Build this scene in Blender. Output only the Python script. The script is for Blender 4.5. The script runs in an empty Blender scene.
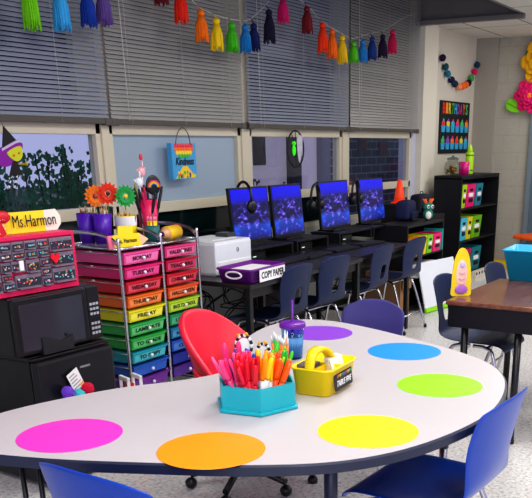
import bpy, bmesh, math, random
from mathutils import Vector, Matrix
random.seed(7)
PI = math.pi
R = math.radians
COL = bpy.context.scene.collection

# ------------------------------------------------------------------ materials
def lin(c):
    return tuple(((v/255.0)/12.92 if v/255.0 <= 0.04045 else ((v/255.0+0.055)/1.055)**2.4) for v in c)

MATS = {}
def mat(name, rgb, rough=0.5, metal=0.0, noise=0.08, scale=12.0, bump=0.0, emit=0.0, coat=0.0, spec=0.5):
    """procedural principled material; rgb given as 0-255 display colour"""
    key = (name, tuple(rgb))
    if key in MATS: return MATS[key]
    m = bpy.data.materials.new(name); m.use_nodes = True
    nt = m.node_tree; n = nt.nodes; l = nt.links
    p = n['Principled BSDF']
    c = lin(rgb)
    tc = n.new('ShaderNodeTexCoord')
    nz = n.new('ShaderNodeTexNoise'); nz.inputs['Scale'].default_value = scale; nz.inputs['Detail'].default_value = 4
    l.new(tc.outputs['Object'], nz.inputs['Vector'])
    mx = n.new('ShaderNodeMix'); mx.data_type = 'RGBA'
    mx.inputs[6].default_value = tuple(max(0, v*(1-noise)) for v in c)+(1,)
    mx.inputs[7].default_value = tuple(min(1, v*(1+noise)) for v in c)+(1,)
    l.new(nz.outputs['Fac'], mx.inputs[0])
    l.new(mx.outputs[2], p.inputs['Base Color'])
    p.inputs['Roughness'].default_value = rough
    p.inputs['Metallic'].default_value = metal
    p.inputs['Specular IOR Level'].default_value = spec
    if coat: p.inputs['Coat Weight'].default_value = coat
    if emit:
        l.new(mx.outputs[2], p.inputs['Emission Color']); p.inputs['Emission Strength'].default_value = emit
    if bump:
        b = n.new('ShaderNodeBump'); b.inputs['Strength'].default_value = bump; b.inputs['Distance'].default_value = 0.01
        l.new(nz.outputs['Fac'], b.inputs['Height']); l.new(b.outputs[0], p.inputs['Normal'])
    MATS[key] = m
    return m

def brick_mat(name, c1, c2, cm, bw, rh, mortar, rough=0.7, axis='XZ', bump=0.3, offs=(0, 0), offset=0.5):
    m = bpy.data.materials.new(name); m.use_nodes = True
    nt = m.node_tree; n = nt.nodes; l = nt.links; p = n['Principled BSDF']
    g = n.new('ShaderNodeNewGeometry'); s = n.new('ShaderNodeSeparateXYZ'); l.new(g.outputs['Position'], s.inputs[0])
    c = n.new('ShaderNodeCombineXYZ')
    l.new(s.outputs[axis[0]], c.inputs[0]); l.new(s.outputs[axis[1]], c.inputs[1])
    ad = n.new('ShaderNodeVectorMath'); ad.inputs[1].default_value = (offs[0], offs[1], 0); l.new(c.outputs[0], ad.inputs[0])
    b = n.new('ShaderNodeTexBrick'); l.new(ad.outputs[0], b.inputs['Vector'])
    b.inputs['Color1'].default_value = lin(c1)+(1,); b.inputs['Color2'].default_value = lin(c2)+(1,); b.inputs['Mortar'].default_value = lin(cm)+(1,)
    b.inputs['Scale'].default_value = 1; b.inputs['Brick Width'].default_value = bw; b.inputs['Row Height'].default_value = rh
    b.inputs['Mortar Size'].default_value = mortar; b.inputs['Mortar Smooth'].default_value = 0.3; b.offset = offset
    nz = n.new('ShaderNodeTexNoise'); nz.inputs['Scale'].default_value = 30; l.new(g.outputs['Position'], nz.inputs['Vector'])
    mx = n.new('ShaderNodeMix'); mx.data_type = 'RGBA'; mx.blend_type = 'MULTIPLY'; mx.inputs[0].default_value = 0.25
    l.new(b.outputs['Color'], mx.inputs[6]); l.new(nz.outputs['Color'], mx.inputs[7]); l.new(mx.outputs[2], p.inputs['Base Color'])
    p.inputs['Roughness'].default_value = rough
    if bump:
        bp = n.new('ShaderNodeBump'); bp.inputs['Strength'].default_value = bump; bp.inputs['Distance'].default_value = 0.004; bp.invert = True
        l.new(b.outputs['Fac'], bp.inputs['Height']); l.new(bp.outputs[0], p.inputs['Normal'])
    return m

def speckle_mat(name, base, light, dark, scale, rough=0.35):
    m = bpy.data.materials.new(name); m.use_nodes = True
    nt = m.node_tree; n = nt.nodes; l = nt.links; p = n['Principled BSDF']
    g = n.new('ShaderNodeNewGeometry')
    v = n.new('ShaderNodeTexNoise'); v.inputs['Scale'].default_value = scale; v.inputs['Detail'].default_value = 5; l.new(g.outputs['Position'], v.inputs['Vector'])
    r = n.new('ShaderNodeValToRGB'); e = r.color_ramp.elements
    e[0].position = 0.38; e[0].color = lin(dark)+(1,); e[1].position = 0.46; e[1].color = lin(base)+(1,)
    x = e.new(0.56); x.color = lin(base)+(1,); x = e.new(0.64); x.color = lin(light)+(1,)
    l.new(v.outputs['Fac'], r.inputs[0]); l.new(r.outputs[0], p.inputs['Base Color']); p.inputs['Roughness'].default_value = rough
    return m

def glass_mat(name, tint=(230, 235, 240), refl=0.12, rough=0.02):
    m = bpy.data.materials.new(name); m.use_nodes = True
    nt = m.node_tree; n = nt.nodes; l = nt.links
    n.remove(n['Principled BSDF'])
    t = n.new('ShaderNodeBsdfTransparent'); t.inputs[0].default_value = lin(tint)+(1,)
    g = n.new('ShaderNodeBsdfGlossy'); g.inputs['Roughness'].default_value = rough
    f = n.new('ShaderNodeLayerWeight'); f.inputs[0].default_value = 0.5
    q = n.new('ShaderNodeMath'); q.operation = 'POWER'; q.inputs[1].default_value = 4.0; l.new(f.outputs['Facing'], q.inputs[0])
    k = n.new('ShaderNodeMath'); k.operation = 'MULTIPLY_ADD'; k.inputs[1].default_value = refl*6; k.inputs[2].default_value = refl*.2; k.use_clamp = True; l.new(q.outputs[0], k.inputs[0])
    mx = n.new('ShaderNodeMixShader'); l.new(k.outputs[0], mx.inputs[0]); l.new(t.outputs[0], mx.inputs[1]); l.new(g.outputs[0], mx.inputs[2])
    l.new(mx.outputs[0], n['Material Output'].inputs[0])
    return m

def screen_mat():
    m = bpy.data.materials.new('lit_screen'); m.use_nodes = True
    nt = m.node_tree; n = nt.nodes; l = nt.links; p = n['Principled BSDF']
    tc = n.new('ShaderNodeTexCoord'); s = n.new('ShaderNodeSeparateXYZ'); l.new(tc.outputs['Generated'], s.inputs[0])
    nz = n.new('ShaderNodeTexNoise'); nz.inputs['Scale'].default_value = 9; nz.inputs['Detail'].default_value = 6; l.new(tc.outputs['Generated'], nz.inputs['Vector'])
    rr = n.new('ShaderNodeValToRGB'); e = rr.color_ramp.elements
    e[0].position = 0.42; e[0].color = lin((5, 8, 60))+(1,); e[1].position = 0.75; e[1].color = lin((200, 180, 250))+(1,)
    x = e.new(0.52); x.color = lin((18, 18, 100))+(1,); x = e.new(0.6); x.color = lin((80, 60, 200))+(1,)
    l.new(nz.outputs['Fac'], rr.inputs[0])
    # vertical zones: glossy blue top band, dark middle with busy figures, bright blue pool low
    zr = n.new('ShaderNodeValToRGB'); l.new(s.outputs['Z'], zr.inputs[0]); e = zr.color_ramp.elements
    e[0].position = 0.0; e[0].color = lin((8, 15, 90))+(1,); e[1].position = 1.0; e[1].color = lin((12, 14, 225))+(1,)
    for pos, c in ((0.12, (20, 60, 190)), (0.26, (30, 90, 225)), (0.36, (12, 16, 70)), (0.7, (10, 10, 85)), (0.8, (14, 14, 200))):
        x = e.new(pos); x.color = lin(c)+(1,)
    k = n.new('ShaderNodeValToRGB'); l.new(s.outputs['Z'], k.inputs[0]); e = k.color_ramp.elements
    e[0].position = 0.0; e[0].color = (.5, .5, .5, 1); e[1].position = 1; e[1].color = (0, 0, 0, 1)
    for pos, v in ((0.3, .6), (0.4, 1), (0.66, 1), (0.78, 0)):
        x = e.new(pos); x.color = (v, v, v, 1)
    wx = n.new('ShaderNodeValToRGB'); l.new(s.outputs['X'], wx.inputs[0]); e = wx.color_ramp.elements
    e[0].position = 0.0; e[0].color = (0.1, .1, .1, 1); e[1].position = 1; e[1].color = (.15, .15, .15, 1)
    x = e.new(0.2); x.color = (1, 1, 1, 1); x = e.new(0.78); x.color = (1, 1, 1, 1)
    mm = n.new('ShaderNodeMath'); mm.operation = 'MULTIPLY'; l.new(k.outputs[0], mm.inputs[0]); l.new(wx.outputs[0], mm.inputs[1])
    mx = n.new('ShaderNodeMix'); mx.data_type = 'RGBA'; l.new(mm.outputs[0], mx.inputs[0]); l.new(zr.outputs[0], mx.inputs[6]); l.new(rr.outputs[0], mx.inputs[7])
    l.new(mx.outputs[2], p.inputs['Emission Color']); p.inputs['Emission Strength'].default_value = 0.95
    p.inputs['Base Color'].default_value = (.004, .004, .01, 1); p.inputs['Roughness'].default_value = 0.25
    return m

def wood_mat(name, c1, c2, rough=0.25, scale=3.0):
    m = bpy.data.materials.new(name); m.use_nodes = True
    nt = m.node_tree; n = nt.nodes; l = nt.links; p = n['Principled BSDF']
    tc = n.new('ShaderNodeTexCoord'); mp = n.new('ShaderNodeMapping'); mp.inputs['Scale'].default_value = (1.2, 9, 9); l.new(tc.outputs['Object'], mp.inputs[0])
    nz = n.new('ShaderNodeTexNoise'); nz.inputs['Scale'].default_value = scale; nz.inputs['Detail'].default_value = 6; l.new(mp.outputs[0], nz.inputs['Vector'])
    r = n.new('ShaderNodeValToRGB'); r.color_ramp.elements[0].color = lin(c1)+(1,); r.color_ramp.elements[1].color = lin(c2)+(1,)
    r.color_ramp.elements[0].position = .3; r.color_ramp.elements[1].position = .7
    l.new(nz.outputs['Fac'], r.inputs[0]); l.new(r.outputs[0], p.inputs['Base Color']); p.inputs['Roughness'].default_value = rough
    return m

# ------------------------------------------------------------------ geometry builder
class MB:
    def __init__(s): s.bm = bmesh.new(); s.mats = []
    def mi(s, m):
        if m is None: return 0
        if m not in s.mats: s.mats.append(m)
        return s.mats.index(m)
    def face(s, vs, m=None, smooth=False):
        try: f = s.bm.faces.new(vs)
        except ValueError: return None
        f.material_index = s.mi(m); f.smooth = smooth
        return f
    def box(s, x0, x1, y0, y1, z0, z1, m=None, M=None, bev=0.0):
        x0, x1 = min(x0, x1), max(x0, x1); y0, y1 = min(y0, y1), max(y0, y1); z0, z1 = min(z0, z1), max(z0, z1)
        if bev > 0:
            b = min(bev, (x1-x0)*.45, (y1-y0)*.45, (z1-z0)*.45)
            t = bmesh.new(); bmesh.ops.create_cube(t, size=1)
            for v in t.verts: v.co = Vector(((x0+x1)/2+v.co.x*(x1-x0), (y0+y1)/2+v.co.y*(y1-y0), (z0+z1)/2+v.co.z*(z1-z0)))
            bmesh.ops.bevel(t, geom=t.edges[:], offset=b, segments=2, affect='EDGES', profile=0.6)
            s.merge(t, m, M, smooth=False); return s
        P = [(x0, y0, z0), (x1, y0, z0), (x1, y1, z0), (x0, y1, z0), (x0, y0, z1), (x1, y0, z1), (x1, y1, z1), (x0, y1, z1)]
        v = [s.bm.verts.new((M @ Vector(p)) if M else p) for p in P]
        for q in ((3, 2, 1, 0), (4, 5, 6, 7), (0, 1, 5, 4), (1, 2, 6, 5), (2, 3, 7, 6), (3, 0, 4, 7)): s.face([v[i] for i in q], m)
        return s
    def merge(s, t, m=None, M=None, smooth=False):
        mp = {}
        for v in t.verts: mp[v] = s.bm.verts.new((M @ v.co) if M else v.co)
        for f in t.faces: s.face([mp[v] for v in f.verts], m, smooth or f.smooth)
        t.free()
    def tube(s, pts, r, m=None, seg=8, closed=False, caps=True, radii=None):
        pts = [Vector(p) for p in pts]; N = len(pts); rings = []
        prev = None
        for i, p in enumerate(pts):
            a = pts[(i-1) % N] if (closed or i > 0) else p
            b = pts[(i+1) % N] if (closed or i < N-1) else p
            t = (b-a)
            t = t.normalized() if t.length > 1e-9 else Vector((0, 0, 1))
            if prev is None:
                u = t.orthogonal().normalized()
            else:
                u = prev - t*prev.dot(t)
                u = u.normalized() if u.length > 1e-6 else t.orthogonal().normalized()
            prev = u; w = t.cross(u)
            rr = radii[i] if radii else r
            rings.append([s.bm.verts.new(p+(u*math.cos(2*PI*k/seg)+w*math.sin(2*PI*k/seg))*rr) for k in range(seg)])
        for i in range(N if closed else N-1):
            A = rings[i]; B = rings[(i+1) % N]
            for k in range(seg): s.face([A[k], A[(k+1) % seg], B[(k+1) % seg], B[k]], m, True)
        if caps and not closed:
            s.face(rings[0][::-1], m); s.face(rings[-1], m)
        return s
    def lathe(s, prof, m=None, seg=24, M=None, cap=True, c=(0, 0)):
        rings = []
        for r, z in prof:
            ring = []
            for k in range(seg):
                p = Vector((c[0]+r*math.cos(2*PI*k/seg), c[1]+r*math.sin(2*PI*k/seg), z))
                ring.append(s.bm.verts.new((M @ p) if M else p))
            rings.append(ring)
        for A, B in zip(rings, rings[1:]):
            for k in range(seg): s.face([A[k], A[(k+1) % seg], B[(k+1) % seg], B[k]], m, True)
        if cap:
            if prof[0][0] > 1e-4: s.face(rings[0][::-1], m)
            if prof[-1][0] > 1e-4: s.face(rings[-1], m)
        return s
    def prism(s, poly, z0, z1, m=None, M=None, mside=None, smooth=False):
        a = [s.bm.verts.new((M @ Vector((x, y, z0))) if M else (x, y, z0)) for x, y in poly]
        b = [s.bm.verts.new((M @ Vector((x, y, z1))) if M else (x, y, z1)) for x, y in poly]
        s.face(a[::-1], m); s.face(b, m)
        n = len(poly)
        for i in range(n): s.face([a[i], a[(i+1) % n], b[(i+1) % n], b[i]], mside or m, smooth)
        return s
    def ball(s, c, r, m=None, seg=12, ring=8, sc=(1, 1, 1), fuzz=0, M=None):
        t = bmesh.new(); bmesh.ops.create_uvsphere(t, u_segments=seg, v_segments=ring, radius=1)
        for v in t.verts:
            k = r*(1+random.uniform(-fuzz, fuzz))
            v.co = Vector((c[0]+v.co.x*k*sc[0], c[1]+v.co.y*k*sc[1], c[2]+v.co.z*k*sc[2]))
        s.merge(t, m, M, smooth=(fuzz == 0)); return s
    def quad(s, pts, m=None):
        s.face([s.bm.verts.new(p) for p in pts], m); return s
    def build(s, name, material=None, parent=None, loc=None, solid=0, subsurf=0, rot=None, bevel=0):
        me = bpy.data.meshes.new(name)
        bmesh.ops.recalc_face_normals(s.bm, faces=s.bm.faces[:])
        s.bm.to_mesh(me); s.bm.free()
        if s.mats:
            for m in s.mats: me.materials.append(m)
        else: me.materials.append(material)
        o = bpy.data.objects.new(name, me); COL.objects.link(o)
        if parent: o.parent = parent
        if loc: o.location = loc
        if rot: o.rotation_euler = rot
        if solid:
            k = o.modifiers.new('solid', 'SOLIDIFY'); k.thickness = solid; k.offset = 0
        if bevel:
            k = o.modifiers.new('bev', 'BEVEL'); k.width = bevel; k.segments = 2; k.limit_method = 'ANGLE'
        if subsurf:
            k = o.modifiers.new('sub', 'SUBSURF'); k.levels = subsurf; k.render_levels = subsurf
        return o

def thing(name, label, cat, loc=(0, 0, 0), rz=0.0, group=None, rot=None):
    o = bpy.data.objects.new(name, None); COL.objects.link(o); o.empty_display_size = 0.05
    o.location = loc; o.rotation_euler = rot if rot else (0, 0, rz)
    return tag(o, label, cat, group)
def tag(o, label=None, cat=None, group=None, kind=None):
    if label: o['label'] = label
    if cat: o['category'] = cat
    if group: o['group'] = group
    if kind: o['kind'] = kind
    return o
def struct(o): o['kind'] = 'structure'; return o
def copy_tree(o, parent=None):
    c = o.copy(); COL.objects.link(c); c.parent = parent
    for ch in [x for x in bpy.data.objects if x.parent == o]: copy_tree(ch, c)
    return c
def dup(root, loc, rz, label, group=None):
    c = copy_tree(root); c.location = loc; c.rotation_euler = (0, 0, rz); c['label'] = label
    if group: c['group'] = group
    return c
def recolor(root, old, new):
    for ch in [x for x in bpy.data.objects if x.parent == root]:
        if ch.type == 'MESH' and ch.data.materials and ch.data.materials[0] == old:
            ch.data = ch.data.copy(); ch.data.materials[0] = new

def text(name, body, size, material, parent, origin, xd=(1, 0, 0), yd=(0, 0, 1), align='CENTER', bold=0.0, width=None, shear=0.0, ext=0.0006):
    cu = bpy.data.curves.new(name, 'FONT'); cu.body = body; cu.size = size; cu.align_x = align; cu.align_y = 'CENTER'
    cu.offset = bold; cu.extrude = ext; cu.shear = shear; cu.resolution_u = 2
    t = bpy.data.objects.new('tmp_text', cu); COL.objects.link(t)
    bpy.context.view_layer.update()
    me = bpy.data.meshes.new_from_object(t.evaluated_get(bpy.context.evaluated_depsgraph_get()))
    bpy.data.objects.remove(t); bpy.data.curves.remove(cu)
    xs = [v.co.x for v in me.vertices] or [0]
    k = 1.0
    if width and max(xs)-min(xs) > 0: k = width/(max(xs)-min(xs))
    X = Vector(xd).normalized(); Y = Vector(yd).normalized(); Z = X.cross(Y); O = Vector(origin)
    for v in me.vertices: v.co = O + X*(v.co.x*k) + Y*v.co.y + Z*v.co.z
    me.materials.clear(); me.materials.append(material)
    me.name = name
    o = bpy.data.objects.new(name, me); COL.objects.link(o); o.parent = parent
    return o

def smooth_closed(P, n=8):
    out = []; N = len(P)
    for i in range(N):
        p0, p1, p2, p3 = (Vector(P[(i+k-1) % N]) for k in range(4))
        for j in range(n):
            t = j/n
            out.append(tuple(0.5*((2*p1)+(p2-p0)*t+(2*p0-5*p1+4*p2-p3)*t*t+(3*p1-p0-3*p2+p3)*t**3)))
    return out
def smooth_open(P, n=6):
    P = [Vector(p) for p in P]; Q = [P[0]]+P+[P[-1]]; out = []
    for i in range(1, len(Q)-2):
        p0, p1, p2, p3 = Q[i-1:i+3]
        for j in range(n):
            t = j/n
            out.append(0.5*((2*p1)+(p2-p0)*t+(2*p0-5*p1+4*p2-p3)*t*t+(3*p1-p0-3*p2+p3)*t**3))
    out.append(P[-1]); return out

# common materials
M_black = mat('black_plastic', (20, 20, 24), 0.35)
M_blackmatte = mat('black_laminate', (17, 18, 24), 0.5)
M_fridge = mat('black_enamel', (19, 20, 27), 0.38)
M_chrome = mat('chrome', (205, 205, 210), 0.22, 1.0, 0.02)
M_white = mat('white_plastic', (232, 234, 238), 0.4, noise=.03)
M_paper = mat('white_paper', (240, 240, 242), 0.8, noise=.02)
M_ink = mat('black_ink', (18, 16, 20), 0.6)
M_frame = mat('cream_painted_metal', (214, 206, 184), 0.45, noise=.04, scale=4)
M_pink = mat('hot_pink', (228, 30, 100), 0.4)
M_navy = mat('navy_plastic', (14, 34, 76), 0.5, noise=.05)
M_yellow = mat('yellow_plastic', (244, 214, 10), 0.35)
M_cord = mat('white_cord', (215, 212, 205), 0.7)

# ------------------------------------------------------------------ room
XB = 10.70
b = MB(); b.box(-3, XB+.1, -4.2, 4.2, -0.06, 0)
struct(b.build('floor', speckle_mat('speckled_vinyl_tile', (212, 210, 208), (232, 230, 228), (172, 170, 170), 55, 0.28)))

m_tile = brick_mat('ceiling_tiles', (236, 233, 225), (228, 226, 218), (120, 117, 112), 0.61, 1.22, 0.010, 0.9, 'YX', 0.2, (0.02, 0.08), 0.0)
b = MB()
b.box(-3, XB+.1, -4.2, 2.85, 2.70, 2.76); b.box(8.9, XB+.1, 2.85, 4.2, 2.70, 2.76)
struct(b.build('ceiling', m_tile))
m_well = mat('grey_well_board', (122, 120, 120), 0.8, noise=.05, scale=3)
b = MB()
b.box(8.87, 8.895, 2.85, 4.1, 2.66, 3.3)
for y in (3.02, 3.62): b.box(8.86, 8.872, y-.008, y+.008, 2.7, 3.3)
b.box(8.83, 8.895, 2.85, 4.0, 2.655, 2.695)
b.box(-3, 8.9, 2.85, 2.89, 2.70, 3.3)
b.box(-3, 8.94, 2.85, 4.2, 3.3, 3.34)
struct(b.build('trim_ceiling_well', m_well))

m_wall = mat('warm_grey_paint', (214, 209, 194), 0.75, noise=.05, scale=2.5)
m_block = brick_mat('painted_block_wall', (192, 188, 175), (189, 185, 172), (180, 176, 164), 0.4, 0.2, 0.005, 0.8, 'YZ', 0.3)
b = MB(); b.box(XB, XB+.1, -4.2, 4.2, 0, 2.76)
struct(b.build('wall_end', m_block))
b = MB(); b.box(9.28, XB, 4.0, 4.15, 0, 2.76)
struct(b.build('wall_window_side', m_wall))
b = MB(); b.box(8.93, 9.30, 3.93, 4.15, 0, 2.70, bev=.006)
b.box(9.33, 9.36, 3.96, 3.99, 0, 2.70)
struct(b.build('column', mat('cream_wall_column', (228, 223, 206), .7, noise=.03, scale=2)))
b = MB(); b.box(XB-.05, XB, 3.72, 4.0, 0, 2.7)
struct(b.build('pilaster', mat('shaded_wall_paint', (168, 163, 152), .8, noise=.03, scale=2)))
# low wall below the glazing
b = MB(); b.box(-3, 8.93, 4.0, 4.15, 0, 0.80)
struct(b.build('wall_window', mat('grey_green_paint', (186, 188, 180), .7, noise=.12, scale=3)))
b = MB(); b.box(-3, 9.42, 3.985, 4.0, 0.0, 0.1)
struct(b.build('baseboard_window', mat('dark_baseboard', (60, 60, 62), .5)))
b = MB(); b.box(-3, 8.93, 4.0, 4.15, 3.05, 3.3)
struct(b.build('trim_window_head', M_frame))

# windows
m_glass = glass_mat('window_glass')
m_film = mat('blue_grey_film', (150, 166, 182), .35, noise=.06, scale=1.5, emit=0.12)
m_dark_glass = mat('dark_teal_glass', (14, 32, 34), .08, noise=.5, scale=5)
bays = [(1.3, 2.72), (2.72, 4.12), (4.18, 5.62), (5.72, 7.24), (7.34, 8.80)]
mull = [(2.66, 2.76), (4.12, 4.18), (5.62, 5.72), (7.24, 7.34)]
for i, (x0, x1) in enumerate(bays):
    b = MB()
    y0, y1 = 4.0, 4.07
    b.box(x0, x1, y0, y1, 1.555, 1.625, bev=.006); b.box(x0, x1, y0, y1, 1.055, 1.125, bev=.006)
    b.box(x0, x1, y0+.012, y1, 1.625, 1.66)
    b.box(x0, x1, y0, y1, 0.80, 0.84); b.box(x0, x1, y0, y1, 3.02, 3.06)
    b.box(x0, x0+.045, y0, y1, .8, 3.05, bev=.004); b.box(x1-.045, x1, y0, y1, .8, 3.05, bev=.004)
    fr = struct(b.build('window_%d' % (i+1), M_frame))
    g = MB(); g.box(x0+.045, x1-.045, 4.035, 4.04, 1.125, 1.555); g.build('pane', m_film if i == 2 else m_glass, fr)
    g = MB(); g.box(x0+.045, x1-.045, 4.035, 4.04, 0.84, 1.055); g.build('lower_pane', m_glass if i == 4 else m_dark_glass, fr)
    g = MB(); g.box(x0+.045, x1-.045, 4.035, 4.04, 1.66, 3.02); g.build('upper_pane', glass_mat('gap_darkening_glass', (92, 96, 130)) if i == 0 else bpy.data.materials['gap_darkening_glass'], fr)  # upper glass tint is added to darken the gaps between the slats
b = MB()
for x0, x1 in mull:
    b.box(x0-.004, x1+.004, 3.985, 4.10, .8, 3.3, bev=.005); b.box(x0-.17, x1, 3.99, 4.10, 1.67, 3.3)
struct(b.build('trim_mullions', M_frame))
b = MB(); b.box(8.80, 8.93, 4.0, 4.15, 0.8, 3.3)
struct(b.build('trim_window_jamb', mat('lilac_white_jamb', (196, 198, 212), .6)))

# ------------------------------------------------------------------ blinds
m_slat = mat('grey_blind_slat', (172, 172, 168), .38, .15, .06, 6)
m_slat2 = mat('blue_grey_blind_slat', (164, 170, 184), .38, .15, .06, 6)
m_rail = mat('dark_blind_rail', (86, 82, 76), .5)  # grey-brown rail; its dark tone also holds the shadow band under the slats
bl = [(1.0, 4.155, m_slat2, 52, 62, 'blue-grey slatted blind over the window with the leafy view'),
      (4.175, 5.60, m_slat, 62, 66, 'grey slatted blind closed above the blue-grey covered pane'),
      (5.66, 7.28, m_slat2, 52, 62, 'grey slatted blind above the first two computer screens with blue gaps'),
      (7.31, 8.85, m_slat, 62, 64, 'grey slatted blind beside the cream column, furthest into the room')]
for x0, x1, ms, alow, ahigh, lab in bl:
    t = thing('window_blind', lab, 'blind', ((x0+x1)/2, 3.955, 1.62), group='mini blinds across the window wall')
    w = (x1-x0)/2; s = MB(); z = 0.04; k = 0
    while z < 1.62:
        a = R(alow if z < 0.52 else ahigh) + random.uniform(-.03, .03)
        d = 0.0135; ca, sa = math.cos(a), math.sin(a)
        rows = []
        for f, h in ((-1, 0), (0, .0022), (1, 0)):
            y = f*d*ca - h*sa; zz = z + f*d*sa + h*ca
            e = random.uniform(-.001, .001)
            rows.append((s.bm.verts.new((-w, y, zz+e)), s.bm.verts.new((w, y, zz-e))))
        for A, B in zip(rows, rows[1:]): s.face([A[0], A[1], B[1], B[0]], None, True)
        z += 0.0245; k += 1
    s.build('slats', ms, t)
    r = MB(); r.box(-w, w, -.016, .016, -.005, .028, bev=.004)
    for q in (-w+.02, w-.02): r.box(q-.03, q+.03, -.02, .02, -.012, .03, bev=.004)
    r.build('bottom_rail', m_rail, t)
    r = MB(); r.box(-w, w, -.02, .02, 1.63, 1.67, bev=.004); r.build('head_rail', m_rail, t)
    c = MB()
    for q in (-w*.75, 0, w*.75): c.tube([(q, -.017, 0), (q, -.017, 1.63)], .0012, seg=5)
    c.tube([(-w+.11, -.03, 1.6), (-w+.12, -.032, .9), (-w+.135, -.03, .02)], .0025, seg=5)
    c.build('cord', M_cord, t)

# ------------------------------------------------------------------ outside
b = MB(); b.box(-6, 30, 4.2, 30, -0.35, -0.3)
struct(b.build('ground_outside', mat('outdoor_ground', (96, 100, 92), .9, noise=.2)))
t = thing('neighbouring_building', 'pale lilac building with a dark window seen through the third window', 'building', (11.4, 7.0, -.3))
b = MB(); b.box(-1.6, .45, 0, .3, 0, 5); b.build('wall', mat('lilac_stucco', (214, 198, 216), .8, emit=.3), t)  # emission stands in for daylight on the wall
b = MB(); b.box(-1.30, -1.02, -.03, .02, 1.52, 1.93, mat('dark_outdoor_glass', (38, 40, 52), .2)); b.build('pane', None, t)
b = MB(); b.box(-.45, -.20, -.12, -.01, 0, 5); b.build('downpipe', mat('dark_downpipe', (62, 62, 74), .6), t)
b = MB(); b.box(.45, 2.4, -.1, .2, 0, 5); b.build('side_wall', mat('slate_stucco', (112, 116, 140), .8, emit=.1), t)  # weaker emission added here too, in place of daylight
t = thing('brick_wing', 'dark brick wing of the building behind the fourth window', 'building', (9.3, 4.9, -.3))
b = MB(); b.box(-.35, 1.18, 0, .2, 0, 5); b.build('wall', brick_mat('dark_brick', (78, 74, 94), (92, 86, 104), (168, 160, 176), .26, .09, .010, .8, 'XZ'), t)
b = MB(); b.box(1.18, 2.6, .0, .2, 0, 5); b.build('sunlit_wall', brick_mat('sunlit_brick', (165, 172, 200), (158, 164, 194), (110, 112, 130), .3, .10, .008, .8, 'XZ'), t)  # light falling on the brick is put into this paler colour
for (x, z, c) in ((-.05, 1.72, (120, 62, 72)), (.52, 1.66, (128, 50, 66))):
    b = MB(); b.box(x, x+.2, -.02, 0, z, z+.17); b.build('notice', mat('faded_red_notice', c, .8, noise=.5, scale=18), t)

m_leaf = mat('dark_leaf', (52, 128, 96), .55, noise=.6, scale=7, emit=.05)
m_leaf2 = mat('grey_green_leaf', (88, 124, 100), .55, noise=.5, scale=7)
m_stem = mat('dark_stem', (30, 34, 36), .8)
def shrub(x, y, h, wd, label, n, spikes, ml=m_leaf):
    t = thing('leafy_shrub', label, 'shrub', (x, y, -.3), group='shrubs outside the window')
    st = MB(); lf = MB()
    for i in range(spikes):
        bx = random.uniform(-wd, wd); top = h*random.uniform(.62, 1.0); lean = random.uniform(-.1, .1)
        P = [Vector((bx*.5, random.uniform(-.1, .1), 0)), Vector((bx, 0, top*.6)), Vector((bx+lean, 0, top))]
        st.tube(P, .006, seg=5)
        for k in range(n):
            f = random.uniform(.25, 1); p = P[0].lerp(P[1], f/.6) if f < .6 else P[1].lerp(P[2], (f-.6)/.4)
            spread = .11*(1.25-f)
            p = p+Vector((random.gauss(0, spread), random.gauss(0, spread*.8), 0))
            d = Vector((random.uniform(-1, 1), random.uniform(-.6, .6), random.uniform(.1, 1.1))).normalized(); sd = d.cross(Vector((random.uniform(-.4, .4), 1, .2))).normalized()
            L = random.uniform(.035, .06); W = L*.40
            lf.quad([p, p+d*L*.5+sd*W, p+d*L, p+d*L*.5-sd*W])
    st.build('stem', m_stem, t); lf.build('foliage', ml, t)
shrub(4.15, 5.1, 1.76, .34, 'dark green leafy shrub behind the hanging witch figure', 210, 24)
shrub(4.75, 5.25, 1.86, .36, 'tallest dark green shrub in the middle of the left window view', 200, 22)
shrub(5.15, 5.0, 1.80, .24, 'bushy green shrub next to the cream mullion', 200, 18)
shrub(9.9, 6.5, 1.45, .5, 'low grey-green shrub in front of the lilac building', 60, 9, m_leaf2)
t = thing('tree', 'slanting grey tree trunk outside the third window', 'tree', (11.3, 6.2, -.3))
b = MB(); b.tube([(.55, 0, 0), (.2, 0, 1.1), (-.15, 0, 2.0), (-.35, 0, 3.2)], .09, radii=[.12, .1, .09, .07]); b.tube([(.3, .1, .7), (.55, 0, 1.7), (.95, 0, 2.6)], .05, seg=7)
b.build('trunk', mat('grey_bark', (66, 68, 84), .9, noise=.3), t)
t = thing('garden_post', 'dark grey post outside behind the shrubs near the witch', 'post', (4.22, 5.6, -.3))
b = MB(); b.box(-.11, .11, -.05, .05, 0, 3.2); b.build('post_shaft', mat('dark_grey_post', (66, 58, 70), .8), t)
b = MB(); b.box(-.15, .15, -.09, .09, 3.2, 3.26, bev=.01); b.build('post_cap', mat('dark_grey_post', (66, 58, 70), .8), t)

# ------------------------------------------------------------------ activity table
TZ = 0.72
half = [(2.36, .775), (2.70, .835), (2.93, .96), (3.08, 1.15), (3.21, 1.42), (3.31, 1.66), (3.372, 1.90), (3.335, 2.06), (3.20, 2.115), (3.0, 2.10), (2.72, 2.0), (2.52, 1.87)]
left = [(2*2.36-x, y) for x, y in half[1:]][::-1]
P = smooth_closed([(x, y) for x, y in half]+[(2.36, 1.81)]+left, 6)
def inset(P, d):
    out = []; N = len(P)
    for i in range(N):
        a = Vector(P[i-1]); c = Vector(P[(i+1) % N]); t_ = (c-a).normalized(); out.append((P[i][0]-t_.y*d, P[i][1]+t_.x*d))
    return out
t = thing('activity_table', 'large kidney-shaped light grey activity table with navy edge', 'table', (2.36, 1.45, 0))
Q = [(x-2.36, y-1.45) for x, y in P]
m_top = mat('light_grey_laminate', (192, 187, 191), .36, noise=.025, scale=60)
m_edge = mat('navy_edge_band', (36, 42, 66), .4)
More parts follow.
